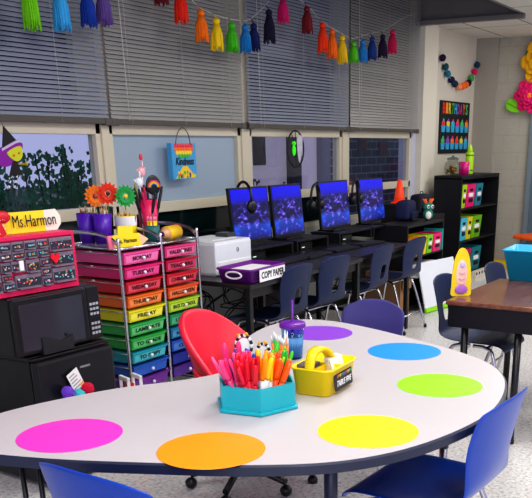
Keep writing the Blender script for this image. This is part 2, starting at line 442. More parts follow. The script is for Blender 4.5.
b = MB(); b.prism(inset(Q, .008), TZ-.028, TZ, m_top); b.build('tabletop', None, t)
b = MB()
n = len(Q); I = inset(Q, .009)
for (A, za, B, zb) in ((I, TZ-.0005, Q, TZ-.005), (Q, TZ-.005, Q, TZ-.030), (Q, TZ-.030, I, TZ-.034)):
    ra = [b.bm.verts.new((x, y, za)) for x, y in A]; rb = [b.bm.verts.new((x, y, zb)) for x, y in B]
    for i in range(n): b.face([ra[i], ra[(i+1) % n], rb[(i+1) % n], rb[i]], None, True)
b.build('edge_band', m_edge, t)
b = MB(); b.prism(inset(Q, .02), TZ-.0345, TZ-.029); b.build('underside', M_black, t)
for k in range(1):
    b = MB()
    for q in (-.017, .017): b.tube([(-.80+q, .48-q, .0), (-.80+q, .48-q, TZ-.03)], .008, M_black, 8)
    b.box(-.84, -.76, .45, .51, TZ-.04, TZ-.034, M_black); b.build('leg', None, t)
for lx, ly in ((-.40, -.33), (.62, -.28), (.74, .42)):
    b = MB(); b.tube([(lx, ly, .02), (lx, ly, .36)], .017, M_chrome, 12); b.tube([(lx, ly, .34), (lx, ly, TZ-.03)], .021, m_edge, 12)
    b.lathe([(.024, 0), (.024, .02), (.018, .03)], M_black, 12, c=(lx, ly))
    b.build('leg', None, t)

# coloured dots
for x, y, c, nm in ((1.578, 1.763, (246, 62, 196), 'magenta dot on the table end nearest the mini fridge'),
                    (1.675, 1.332, (255, 150, 8), 'orange dot on the table in front of the turquoise caddy'),
                    (2.025, 1.031, (255, 243, 0), 'bright yellow dot on the table in front of the yellow caddy'),
                    (2.580, 1.038, (150, 246, 4), 'lime green dot on the table beside the blue chair'),
                    (2.975, 1.356, (24, 146, 246), 'sky blue dot on the table between the lime and purple dots'),
                    (3.105, 1.83, (142, 72, 206), 'purple dot on the table behind the lidded tumbler')):
    b = MB(); b.lathe([(.147, 0), (.1475, .0006), (.1465, .0012)], None, 64)
    tag(b.build('table_dot', mat('dot_vinyl', c, .38, noise=.015), None, (x, y, TZ+.0004)), nm, 'dot decal', 'coloured circle decals on the activity table')

# ------------------------------------------------------------------ school chairs
def chair_shell(prof, hole=None, nx=10, curl=0.0, top_round=0.03):
    """prof: list of (y, z, halfwidth, side_curl) from the seat lip to the back top"""
    b = MB(); rows = []
    N = len(prof)
    for j, (y, z, hw, cu) in enumerate(prof):
        row = []
        for i in range(nx+1):
            u = -1+2*i/nx
            yy, zz = y, z
            if z < .5: zz += cu*(abs(u)**3)
            else: yy += cu*(abs(u)**2.2)
            if j == N-1: zz -= top_round*(abs(u)**3)
            row.append(b.bm.verts.new((u*hw, yy, zz)))
        rows.append(row)
    for j in range(N-1):
        for i in range(nx):
            if hole and hole[0] <= j < hole[1] and hole[2] <= i < hole[3]: continue
            b.face([rows[j][i], rows[j][i+1], rows[j+1][i+1], rows[j+1][i]], None, True)
    return b
SCH = [(.215, .405, .185, 0), (.205, .435, .20, 0), (.16, .447, .205, .006), (.05, .440, .205, .012), (-.07, .435, .20, .016), (-.15, .445, .19, .014), (-.195, .48, .175, .0),
       (-.212, .53, .165, .02), (-.222, .575, .17, .03), (-.232, .63, .185, .035), (-.246, .70, .19, .035), (-.262, .765, .182, .03), (-.268, .79, .170, .03)]
def school_chair(name, label, mshell, loc, rz, group=None, prof=SCH, legm=M_chrome, hole=(7, 9, 4, 6)):
    t = thing(name, label, 'chair', loc, rz, group)
    chair_shell(prof, hole).build('seat_shell', mshell, t, solid=.008, subsurf=1)
    for s in (-1, 1):
        b = MB(); b.tube(smooth_open([(s*.16, .02, .425), (s*.165, .10, .42), (s*.175, .15, .36), (s*.20, .215, .012)], 4), .0105, None, 8)
        b.lathe([(.014, 0), (.014, .02), (.011, .03)], M_black, 8, c=(s*.20, .215)); b.mats or b.mats.append(legm)
        if legm not in b.mats: b.mats.insert(0, legm)
        b.build('leg', None, t)
        b = MB(); b.tube(smooth_open([(s*.155, .0, .425), (s*.16, -.08, .42), (s*.17, -.13, .36), (s*.195, -.24, .012)], 4), .0105, None, 8)
        b.mats.append(legm); b.lathe([(.014, 0), (.014, .02), (.011, .03)], M_black, 8, c=(s*.195, -.24))
        b.build('leg', None, t)
    b = MB()
    b.tube([(-.16, .10, .418), (.16, .10, .418)], .009); b.tube([(-.16, -.08, .418), (.16, -.08, .418)], .009)
    b.build('seat_frame', legm, t)
    b = MB(); b.tube([(-.187, -.196, .14), (.187, -.196, .14)], .008); b.build('stretcher', legm, t)
    return t
GC = 'navy chairs tucked under the computer tables'
cA = school_chair('school_chair', 'navy plastic chair just right of the copy paper basket', M_navy, (4.55, 3.06, 0), 0, GC)
dup(cA, (5.06, 3.06, 0), R(-4), 'navy plastic chair, second from the copy paper basket', GC)
dup(cA, (5.80, 3.07, 0), R(2), 'navy plastic chair, third from the copy paper basket', GC)
dup(cA, (6.45, 3.08, 0), R(-3), 'navy plastic chair nearest the leaning whiteboard', GC)
m_royal = mat('royal_blue_plastic', (12, 66, 172), .28, noise=.04)
BIG = [(y*1.05, z if z < .47 else .47+(z-.47)*1.02, hw*1.06, cu*1.1) for y, z, hw, cu in SCH]
school_chair('school_chair', 'royal blue plastic chair at the table beside the lime dot', m_royal, (2.37, .975, 0), R(-3), 'royal blue chairs', BIG, hole=None)
school_chair('school_chair', 'royal blue plastic chair with its back to the magenta dot', m_royal, (1.53, 1.37, 0), R(-93), 'royal blue chairs', BIG, hole=None)
m_purp = mat('indigo_plastic', (66, 62, 128), .4, noise=.05)
PUR = [(y, z, hw*(.95 if z < .5 else .90), cu*.6) for y, z, hw, cu in SCH[:-2]]+[(-.258, .735, .160, .02), (-.266, .775, .12, .02)]
school_chair('school_chair', 'indigo plastic chair with a pointed back behind the blue dot', m_purp, (3.46, 1.83, 0), R(97), None, PUR, hole=None)
cD = dup(cA, (4.57, 1.60, 0), R(180), 'navy plastic chair on the window side of the wood desk')
dup(cA, (5.20, 1.52, 0), R(180), 'navy plastic chair behind the blue bin on the desk')
dup(cA, (4.60, 0.90, 0), R(8), 'navy plastic chair tucked under the open side of the wood desk')

# red teacher chair
t = thing('swivel_chair', 'rounded red bucket chair tucked into the curve of the table', 'chair', (2.90, 2.13, 0), R(180))
m_red = mat('coral_red_plastic', (226, 38, 66), .42, noise=.04)
prof = [(.22, .43, .15, 0), (.20, .455, .19, .01), (.10, .46, .21, .04), (-.02, .455, .225, .11), (-.12, .47, .225, .17), (-.175, .53, .215, .25), (-.20, .60, .215, .21), (-.22, .67, .205, .15), (-.235, .73, .18, .09), (-.245, .78, .13, .04), (-.25, .81, .06, .0)]
chair_shell(prof, None, 12, 0, .015).build('seat_shell', m_red, t, solid=.03, subsurf=2)
b = MB(); b.tube([(0, 0, .10), (0, 0, .44)], .025, M_chrome, 12); b.build('pole', None, t)
for k in range(5):
    a = 2*PI*k/5+.3; b = MB(); b.tube([(0, 0, .12), (.24*math.cos(a), .24*math.sin(a), .07)], .016, seg=8)
    b.ball((.24*math.cos(a), .24*math.sin(a), .028), .028); b.build('base_leg', M_black, t)

# ------------------------------------------------------------------ turquoise caddy, markers
HX, HY = 2.085, 1.462
m_turq = mat('turquoise_plastic', (24, 168, 184), .35)
t = thing('supply_caddy', 'turquoise hexagonal caddy packed with coloured markers', 'caddy', (HX, HY, TZ))
def hexa(r, a0=220): return [(r*math.cos(R(a0+60*k)), r*math.sin(R(a0+60*k))) for k in range(6)]
b = MB(); b.prism(hexa(.141), 0.001, .012); b.build('base', m_turq, t, bevel=.003)
b = MB(); H1 = hexa(.131); H0 = hexa(.125)
for k in range(6):
    o0, o1, i0, i1 = H1[k], H1[(k+1) % 6], H0[k], H0[(k+1) % 6]
    v = [b.bm.verts.new(p) for p in ((*o0, .012), (*o1, .012), (*o1, .085), (*o0, .085), (*i0, .012), (*i1, .012), (*i1, .085), (*i0, .085))]
    for q in ((0, 1, 2, 3), (5, 4, 7, 6), (3, 2, 6, 7), (0, 4, 5, 1)): b.face([v[i] for i in q])
b.build('side_wall', m_turq, t)
for k in range(3):
    a = R(220+60*k); b = MB(); ux, uy = math.cos(a), math.sin(a)
    M = Matrix.Rotation(a, 4, 'Z'); b.box(-.124, .124, -.0015, .0015, .012, .084, M=M); b.build('divider', m_turq, t)
b = MB(); b.lathe([(.022, .012), (.022, .135), (.019, .135), (.019, .02)], None, 16); b.build('centre_cup', m_turq, t)

def marker(x, y, z, tilt, az, L, r, body, cap, label, group, kind='marker', flare=True):
    up = Vector((math.sin(tilt)*math.cos(az), math.sin(tilt)*math.sin(az), math.cos(tilt)))
    q = Vector((0, 0, 1)).rotation_difference(up).to_matrix().to_4x4()
    t = thing(kind, label, kind.replace('_', ' '), (x, y, z), 0, group, q.to_euler())
    if kind == 'pencil':
        b = MB(); b.lathe([(r*.9, 0), (r, .004), (r, L*.86)], None, 6); b.build('body', body, t)
        b = MB(); b.lathe([(r, L*.86), (.0006, L)], None, 6); b.build('tip', cap, t)
    else:
        b = MB(); b.lathe([(r*.8, 0), (r*.95, .004), (r*.95, L*.58)], None, 10); b.build('body', body, t)
        b = MB(); b.lathe([(r*1.08, L*.56), (r*1.1, L*.6), (r*1.0, L*.9), (r*.75, L*.985), (r*.3, L)], None, 10); b.build('cap', cap, t)
    return t
def mk(c): return mat('marker_plastic', c, .3, noise=.03, emit=.03)
G = 'markers and pens in the turquoise caddy'
def sector(a0, a1, n, cols, name, body=None, rmin=.045, rmax=.112, L=(.145, .175), r=(.005, .0075), kind='marker', out=.38):
    used = []
    for i in range(n):
        for _ in range(60):
            a = R(random.uniform(a0+5, a1-5)); d = random.uniform(rmin, rmax)
            p = (d*math.cos(a), d*math.sin(a))
            if all((p[0]-q[0])**2+(p[1]-q[1])**2 >   .019**2 for q in used): break
        used.append(p)
        c = cols[i % len(cols)]
        tl = max(0, random.uniform(.0, out)+(d-.06)*2.2)
        marker(HX+p[0]*.60, HY+p[1]*.60, TZ+.014, tl, a+random.uniform(-.5, .5), random.uniform(*L), random.uniform(*r), body or mk(c), mk(c), name, G, kind)
sector(160, 220, 24, [(205, 14, 40), (222, 22, 52), (190, 10, 34), (232, 30, 70)], 'red capped marker in the front of the turquoise caddy', r=(.006, .0085))
sector(128, 172, 14, [(244, 70, 140), (235, 50, 120), (250, 100, 160)], 'hot pink pen at the red chair side of the turquoise caddy', out=.5)
sector(222, 262, 10, [(255, 160, 14), (250, 150, 10), (255, 205, 20)], 'golden orange marker beside the red ones in the turquoise caddy', M_white, r=(.008, .010))
sector(258, 284, 9, [(250, 92, 12), (246, 80, 8)], 'deep orange marker at the yellow caddy side of the turquoise caddy', r=(.008, .010))
sector(284, 345, 9, [(70, 196, 32), (40, 170, 50), (150, 216, 30)], 'green pen behind the orange ones in the turquoise caddy')
sector(345, 395, 8, [(22, 22, 26), (30, 30, 38)], 'black pen at the back of the turquoise caddy', L=(.13, .15))
sector(35, 90, 9, [(24, 52, 190), (34, 70, 210)], 'blue pen at the back of the turquoise caddy', L=(.13, .155))
sector(90, 130, 7, [(24, 24, 30), (110, 30, 130)], 'dark pen between the pink and blue pens of the turquoise caddy', L=(.12, .145))
# magenta glue pens rising tallest
for (dx, dy, tl, az) in ((-.03, .075, .1, 2.2), (.0, .055, .05, 1.5)):
    marker(HX+dx, HY+dy, TZ+.014, tl, az, .185, .009, mk((240, 90, 150)), mk((224, 50, 120)), 'tall pink highlighter standing above the red markers', G)
k_az = [random.uniform(-3.1, 3.1) for _ in range(13)]
for i, (dx, dy) in enumerate([(.008*math.cos(k*2.4)*(k/6), .008*math.sin(k*2.4)*(k/6)) for k in range(13)]):
    marker(2.258+dx, 1.475+dy, TZ+.008, random.uniform(.02, .20), k_az[i], .185+random.uniform(-.012, .014), .0048, mk((250, 130, 20) if i % 3 else (60, 190, 60)), M_white, 'orange pencil with a white tip in the small green cup', 'orange pencils in the green cup', 'pencil')

# bee loop toys
for k, (x, y, z, rr) in enumerate(((2.30, 1.66, .845, .034), (2.33, 1.60, .825, .026))):
    t = thing('striped_loop_toy', ('larger' if k == 0 else 'smaller')+' black and white striped loop on a stick behind the markers', 'wand', (x, y, TZ), R(-60), 'striped loop wands')
    b = MB(); b.tube([(0, 0, 0.002), (0, 0, z-TZ-rr)], .003, seg=6); b.build('stick', M_black, t)
    b = MB(); nseg = 18
    for i in range(nseg):
        a0 = -PI/2+2*PI*i/nseg; a1 = -PI/2+2*PI*(i+1)/nseg
        b.tube([(rr*.8*math.cos(a), 0, z-TZ+rr*1.1*math.sin(a)) for a in (a0, (a0+a1)/2, a1)], .0055, M_black if i % 2 else M_paper, 7)
    b.build('striped_rim', None, t)
    b = MB(); b.ball((0, 0, z-TZ), rr*.7, None, sc=(.9, .12, 1.2)); b.build('disc', M_paper, t)
    b = MB(); b.ball((rr*.3, 0, z-TZ+rr*1.2), .007); b.ball((-rr*.5, 0, z-TZ+rr*1.1), .006); b.build('bead', mat('amber_bead', (230, 160, 20), .3), t)

# tumbler
t = thing('tumbler', 'clear tumbler with a purple lid and straw behind the markers', 'cup', (2.665, 1.69, TZ))
b = MB(); b.lathe([(.036, .001), (.037, .004), (.045, .125), (.043, .125), (.035, .006)], None, 28); b.build('cup_body', glass_mat('clear_acrylic', (205, 225, 240), .06), t)
b = MB(); b.lathe([(.034, .006), (.041, .085), (.0, .086)], None, 24); b.build('drink', mat('pale_blue_liner', (150, 190, 226), .4), t)
m_lid = mat('purple_lid', (108, 34, 158), .35)
b = MB(); b.lathe([(.049, .120), (.051, .124), (.051, .136), (.047, .141), (.012, .143), (0, .143)], None, 28); b.build('lid', m_lid, t)
b = MB(); b.tube([(0, 0, .02), (.001, 0, .225)], .0042, seg=10); b.build('straw', m_lid, t)

# yellow caddy
t = thing('supply_caddy', 'yellow handled caddy with a TABLE FIVE card', 'caddy', (2.35, 1.368, TZ), R(4)); t.scale = (.9, .95, 1)
def rrect(w, d, r, n=5):
    out = []
    for cx, cy, a0 in ((w-r, d-r, 0), (-w+r, d-r, 90), (-w+r, -d+r, 180), (w-r, -d+r, 270)):
        for k in range(n+1): a = R(a0+90*k/n); out.append((cx+r*math.cos(a), cy+r*math.sin(a)))
    return out
def loft(b, rings, m=None, cap0=True, cap1=False):
    V = [[b.bm.verts.new((x, y, z)) for x, y in P] for P, z in rings]
    for A, B in zip(V, V[1:]):
        for i in range(len(A)): b.face([A[i], A[(i+1) % len(A)], B[(i+1) % len(A)], B[i]], m, True)
    if cap0: b.face(V[0][::-1], m)
    if cap1: b.face(V[-1], m)
b = MB(); loft(b, [(rrect(.112, .066, .025), .002), (rrect(.122, .076, .03), .086), (rrect(.130, .084, .034), .089), (rrect(.130, .084, .034), .094), (rrect(.119, .073, .03), .093), (rrect(.109, .063, .024), .008)], None, True, True)
b.build('tray', M_yellow, t)
b = MB()
arch = [(-.119, .0, .088), (-.112, 0, .125), (-.085, 0, .150), (-.03, 0, .152), (.02, 0, .135), (.06, 0, .105), (.118, 0, .096)]
A = smooth_open(arch, 5)
for i in range(len(A)-1):
    p, q = A[i], A[i+1]
    for (dy0, dy1) in ((-.018, .018),):
        v = [b.bm.verts.new(c) for c in ((p.x, dy0, p.z), (p.x, dy1, p.z), (q.x, dy1, q.z), (q.x, dy0, q.z), (p.x, dy0, p.z-.014), (p.x, dy1, p.z-.014), (q.x, dy1, q.z-.014), (q.x, dy0, q.z-.014))]
        for f in ((0, 1, 2, 3), (7, 6, 5, 4), (0, 3, 7, 4), (1, 5, 6, 2)): b.face([v[k] for k in f], None, True)
b.build('handle', M_yellow, t)
b = MB(); b.box(-.108, .108, -.004, .004, .01, .085); b.box(.02, .026, -.07, .07, .01, .085); b.build('divider', M_yellow, t)
m_card = mat('chalkboard_card', (48, 44, 50), .6)
c = MB(); Mx = Matrix.Translation((0, -.0755, .045)) @ Matrix.Rotation(R(83), 4, 'X')
c.prism(rrect(.078, .031, .008), 0, .0016, m_card, Mx)
card = c.build('name_card', None, t)
up = Vector((0, -math.cos(R(83))*-1, math.sin(R(83))))
text('lettering', 'TABLE FIVE', .030, M_paper, card, (0, -.0800, .036), (1, 0, 0), (0, -.12, 1), bold=.0006, width=.125)
bnt = MB()
for k in range(11):
    cc = [(230, 40, 60), (250, 150, 20), (250, 220, 30), (60, 190, 60), (40, 140, 230), (140, 60, 200)][k % 6]
    x = -.062+.0124*k; m_ = mk(cc)
    bnt.quad([(x-.005, -.0815, .068), (x+.005, -.0815, .068), (x, -.0802, .056)], None) if False else bnt.face([bnt.bm.verts.new(p) for p in ((x-.0052, -.0822, .069), (x+.0052, -.0822, .069), (x, -.0806, .055))], m_)
bnt.build('bunting', None, card)
for k in range(9):
    b = MB(); b.box(-.045, .045, -.0008, .0008, 0, .092); o = b.build('index_card', M_paper, None, (2.40+k*.0015, 1.325+k*.0042, TZ+.012), rot=(R(-14), R(random.uniform(-3, 3)), R(4)))
    tag(o, 'white card standing in the front bay of the yellow caddy', 'card', 'white cards in the yellow caddy')
for k in range(4):
    b = MB(); b.box(-.04, .04, -.008, .008, 0, .03, bev=.003); o = b.build('eraser', mat('grey_felt', (98, 94, 104), .9), None, (2.315+k*.002, 1.39+k*.015, TZ+.062), rot=(0, 0, R(4)))
    tag(o, 'grey felt eraser in the back bay of the yellow caddy', 'eraser', 'grey erasers in the yellow caddy')
t = thing('green_cup', 'small green cup between the turquoise and yellow caddies', 'cup', (2.258, 1.475, TZ))
b = MB(); b.lathe([(.016, .001), (.022, .10), (.020, .10), (.014, .006)], None, 18); b.build('cup_body', mk((30, 165, 50)), t)
b = MB(); b.lathe([(.0225, .096), (.0245, .099), (.0225, .102)], None, 18, cap=False); b.build('rim', mk((30, 165, 50)), t)

# ------------------------------------------------------------------ fridge, microwave, drawer cabinet
t = thing('mini_fridge', 'black mini fridge carrying the microwave', 'fridge', (2.655, 3.10, 0), R(-3))
b = MB(); b.box(-.22, .22, -.20, .24, .02, .60, bev=.01); b.box(-.225, .225, -.205, .245, .60, .625, bev=.008); b.build('cabinet', M_fridge, t)
b = MB(); b.box(-.222, .222, -.255, -.205, .03, .605, bev=.014); d = b.build('door', M_fridge, t)
b = MB(); b.box(.01, .07, -.2575, -.254, .535, .545, bev=.001); b.build('badge', mat('silver_badge', (170, 172, 178), .3, .8), d)
b = MB(); b.box(-.222, .222, -.23, -.20, .607, .62, bev=.004); b.build('top_trim', M_black, t)
fy = 2.835
for x, z, c, lab in ((2.535, .452, (112, 66, 196), 'purple pompom magnet on the fridge door'), (2.598, .422, (60, 190, 200), 'turquoise pompom magnet on the fridge door'), (2.655, .440, (206, 18, 62), 'crimson pompom magnet on the fridge door')):
    t = thing('pompom_magnet', lab, 'magnet', (x, fy, z), group='pompom magnets on the fridge')
    b = MB(); b.ball((0, -.022, 0), .030, None, 18, 12, fuzz=.07); b.build('pompom', mat('pompom_yarn', c, .95), t)
    b = MB(); b.lathe([(.012, 0), (.012, .005)], None, 12, M=Matrix.Translation((0, 0.004, 0)) @ Matrix.Rotation(R(90), 4, 'X')); b.build('magnet', M_black, t)
b = MB(); Mx = Matrix.Translation((2.61, 2.836, .485)) @ Matrix.Rotation(R(-24), 4, 'Y')
b.box(-.035, .035, -.004, -.002, -.055, .055, M_paper, Mx)
for k in range(6): b.box(-.028, .028-random.random()*.02, -.0048, -.004, -.045+k*.016, -.038+k*.016, mat('note_print', (178, 170, 176), .8), Mx)
b.box(.012, .033, -.0048, -.004, -.05, -.02, mat('note_orange', (236, 180, 110), .8), Mx)
tag(b.build('paper_note'), 'tilted white printed note held by the pompom magnets', 'note')

t = thing('microwave', 'black microwave oven on top of the mini fridge', 'microwave', (2.615, 3.08, .6265), R(-2))
b = MB(); b.box(-.245, .245, -.17, .17, .008, .262, bev=.008)
for sx in (-.2, .2):
    for sy in (-.13, .13): b.box(sx-.015, sx+.015, sy-.015, sy+.015, 0, .01)
b.build('housing', M_fridge, t)
b = MB(); b.box(-.243, .165, -.195, -.172, .012, .258, bev=.006); d = b.build('door', M_black, t)
b = MB(); b.box(-.215, .135, -.1965, -.1945, .028, .232, bev=.0015); b.build('door_window', mat('smoked_window', (54, 56, 66), .18, noise=.2, scale=3), d)
b = MB(); b.box(.168, .243, -.192, -.172, .012, .258, bev=.004); p_ = b.build('control_panel', M_black, t)
for r_ in range(7):
    if r_ == 3: continue
    for c_ in range(3):
        b = MB(); z = .042+r_*.0225; x = .187+c_*.019; b.box(x-.0072, x+.0072, -.194, -.1915, z-.006, z+.006, bev=.001); b.build('button', mat('pale_key', (170, 172, 180), .5), p_)
t = thing('pocket_holder', 'black pocket holder in front of the microwave door', 'holder', (2.575, 2.876, .6265), R(-3))
b = MB(); b.prism([(-.085, .0), (.085, .0), (.085, .065), (.02, .045), (-.06, .078), (-.085, .078)], -.03, .0, None, Matrix.Rotation(R(90), 4, 'X')); b.build('pocket', mat('dark_grey_pocket', (32, 32, 38), .6), t)
t = thing('round_magnet', 'small round cream and yellow disc above the black pocket holder', 'disc', (2.628, 2.893, .697))
b = MB(); Mx = Matrix.Rotation(R(90), 4, 'X')
b.lathe([(.022, 0), (.022, .008), (.0, .009)], mat('cream_disc', (226, 222, 150), .5), 20, M=Mx); b.build('disc', None, t)
b = MB(); b.lathe([(.009, .0092), (.009, .012), (0, .0125)], None, 14, M=Mx); b.build('centre', M_ink, t)

t = thing('drawer_cabinet', 'hot pink cabinet of small labelled drawers on the microwave', 'cabinet', (2.52, 3.01, .893), R(-3))
m_pk = mat('raspberry_plastic', (222, 28, 92), .38, noise=.05)
CW, CH = .255, .245
b = MB(); b.box(-CW, CW, -.07, .09, 0, CH, bev=.006)
b.box(-CW, CW, -.082, -.07, 0, .020); b.box(-CW, CW, -.082, -.07, CH-.018, CH, bev=.003)
for x in (-CW, CW-.012): b.box(x, x+.012, -.082, -.07, .018, CH-.017)
b.build('body', m_pk, t)
rows = [(.178, .222), (.131, .174), (.076, .126), (.022, .070)]
m_face = mat('clear_drawer_face', (128, 112, 128), .25, noise=.3, scale=30)
m_lbl = mat('drawer_label', (40, 44, 60), .6, noise=.4, scale=60)
speck = [mk(c) for c in ((225, 225, 230), (80, 190, 200), (220, 40, 60), (180, 200, 210), (200, 150, 60))]
def drawer(x0, x1, z0, z1, parts=2):
    b = MB(); b.box(x0, x1, -.088, -.071, z0, z1, m_face, bev=.003)
    b.box(x0+.004, x1-.004, -.0895, -.087, z0+(z1-z0)*.12, z1-(z1-z0)*.28, m_lbl)
    b.box(x0+.008, x1-.008, -.100, -.088, z0-.001, z0+.004, m_face)
    for k in range(int((x1-x0)/.0085)+2):
        xx = random.uniform(x0+.008, x1-.014); zz = random.uniform(z0+.009, z1-.02)
        b.box(xx, xx+random.uniform(.003, .009), -.0905, -.0895, zz, zz+random.uniform(.003, .008), random.choice(speck))
    b.build('drawer', None, t)
for ri, (z0, z1) in enumerate(rows):
    zc = (z0+z1)/2
    if ri in (0, 1):
        for (x0, x1) in ((-.238, -.155),): 
            if ri == 0: drawer(x0, x1, .150, z1)
    pass
drawer(-.238, -.155, .088, .143); drawer(-.238, -.155, .024, .082)
for (z0, z1) in ((.188, .222), (.150, .184)):
    for k in range(4): drawer(-.148+k*.064, -.148+k*.064+.060, z0, z1)
drawer(.112, .238, .166, .222); drawer(.112, .238, .100, .158); drawer(.112, .238, .030, .092)
drawer(-.148, -.100, .100, .143); drawer(-.022, .048, .090, .143); drawer(-.096, -.030, .100, .143); drawer(.053, .106, .110, .143)
drawer(-.148, -.100, .066, .095); drawer(.053, .106, .070, .105)
drawer(-.148, -.090, .026, .062); drawer(-.085, .048, .026, .084); drawer(.053, .106, .026, .065)
b = MB(); b.prism([(0, -.022), (.026, .006), (.02, .02), (.006, .019), (0, .010), (-.006, .019), (-.02, .02), (-.026, .006)], 0, .006, None, Matrix.Translation((.125, -.096, .135)) @ Matrix.Rotation(R(90), 4, 'X'))
tagm = b.build('heart_sticker', mk((225, 10, 40)), t)
b = MB(); b.box(-.062, -.040, -.096, -.090, .098, .145, bev=.002); b.build('cup_sticker', M_paper, t)

# name sign & bow
t = thing('name_sign', 'yellow and white arrow-shaped Ms.Harmon sign on the pink cabinet', 'sign', (2.60, 3.0, 1.139), R(-4), rot=None)
b = MB(); Mx = Matrix.Rotation(R(86), 4, 'X')
m_sy = mat('sign_yellow', (250, 218, 40), .6)
b.prism([(-.13, 0), (.085, 0), (.085, .088), (-.13, .088)], -.006, .006, m_sy, Mx); b.prism([(-.18, .045), (-.13, 0), (-.13, .088)], -.006, .006, mat('sign_peach', (240, 200, 190), .6), Mx)
b.prism([(.085, 0), (.145, 0), (.17, .025), (.172, .06), (.15, .09), (.085, .088)], -.006, .006, mat('sign_cream', (236, 226, 214), .6), Mx); b.build('board', None, t)
text('lettering', 'Ms.Harmon', .072, M_ink, t, (.025, -.0115, .047), (1, 0, 0), (0, .07, 1), width=.225)
t = thing('ribbon_bow', 'red bow with white polka dots beside the name sign', 'bow', (2.378, 2.95, 1.141))
m_rd = mat('red_satin', (206, 16, 36), .5); bb = MB()
for s, dz in ((1, .075), (-1, .07)):
    bb.ball((s*.045, 0, dz), .035, m_rd, 14, 8, sc=(1.2, .5, .75))
bb.ball((0, -.012, .068), .016, m_rd, 10, 8)
bb.box(-.02, .02, -.006, .006, 0, .065, m_rd, Matrix.Translation((-.03, 0, 0)) @ Matrix.Rotation(R(-12), 4, 'Y')); bb.box(-.02, .02, -.008, .004, 0, .065, m_rd, Matrix.Translation((.035, 0, 0)) @ Matrix.Rotation(R(-25), 4, 'Y'))
bb.build('ribbon', None, t)
b = MB()
for k in range(26):
    a = random.uniform(0, 2*PI); rr = random.uniform(.3, .9)
    if k < 16: b.ball(((1 if k % 2 else -1)*.045+.036*rr*math.cos(a), -.0165+.008*rr, .073+.022*rr*math.sin(a)), .003, None, 6, 4)
    else: b.ball((random.uniform(-.04, .05), -.008, random.uniform(.008, .05)), .003, None, 6, 4)
b.build('polka_dots', M_paper, t)

# ------------------------------------------------------------------ rainbow drawer cart
t = thing('drawer_cart', 'tall chrome cart with two columns of rainbow labelled drawers', 'cart', (3.62, 3.35, 0))
x0, x1, xm, yf, yb = -.325, .325, .005, -.20, .21
for x in (x0, xm, x1):
    b = MB(); b.tube(smooth_open([(x, yf, .06), (x, yf, .96), (x, yf+.012, 1.01), (x, yf+.07, 1.045), (x, yf+.2, 1.06), (x, yb-.07, 1.055), (x, yb-.012, 1.02), (x, yb, .96), (x, yb, .06)], 5), .0095, None, 8)
    b.build('frame_hoop', M_chrome, t)
for z in (.985, .13):
    for (p, q) in (((x0, yf, z), (x1, yf, z)), ((x0, yb, z), (x1, yb, z)), ((x0, yf, z), (x0, yb, z)), ((x1, yf, z), (x1, yb, z)), ((xm, yf, z), (xm, yb, z))):
        b = MB(); b.tube([p, q], .0075, seg=8); b.build('rail', M_chrome, t)
b = MB(); b.box(x0+.01, x1-.01, yf+.01, yb-.01, .978, .984); b.build('top_shelf', mat('smoked_shelf', (120, 112, 122), .25), t)
for x in (x0, xm, x1):
    for y in (yf, yb):
        b = MB(); b.ball((x, y, .028), .027, M_black, 12, 8, sc=(.5, 1, 1)); b.box(x-.012, x+.012, y-.012, y+.012, .04, .07, M_black); b.build('caster', None, t)
colsL = [(238, 84, 160), (226, 30, 120), (208, 22, 50), (240, 110, 24), (232, 222, 24), (52, 176, 84), (40, 172, 70), (22, 160, 176), (26, 92, 190), (112, 40, 150)]
colsR = [(226, 62, 130), (196, 16, 66), (212, 24, 44), (236, 88, 30), (176, 214, 30), (24, 150, 90), (20, 120, 170), (28, 92, 196), (30, 44, 150), (82, 36, 140)]
namL = ['MONDAY', 'TUESDAY', 'WEDNESDAY', 'THURSDAY', 'FRIDAY', 'LAMINATE', 'TO GRADE', 'TO COPY', '', '']
namR = ['VALENTINES', 'TEACHERS', 'CHRISTMAS', 'HALLOWEEN', 'BACK TO SCHOOL', 'LETTERS', 'NUMBERS', 'CLOCKS', '', '']
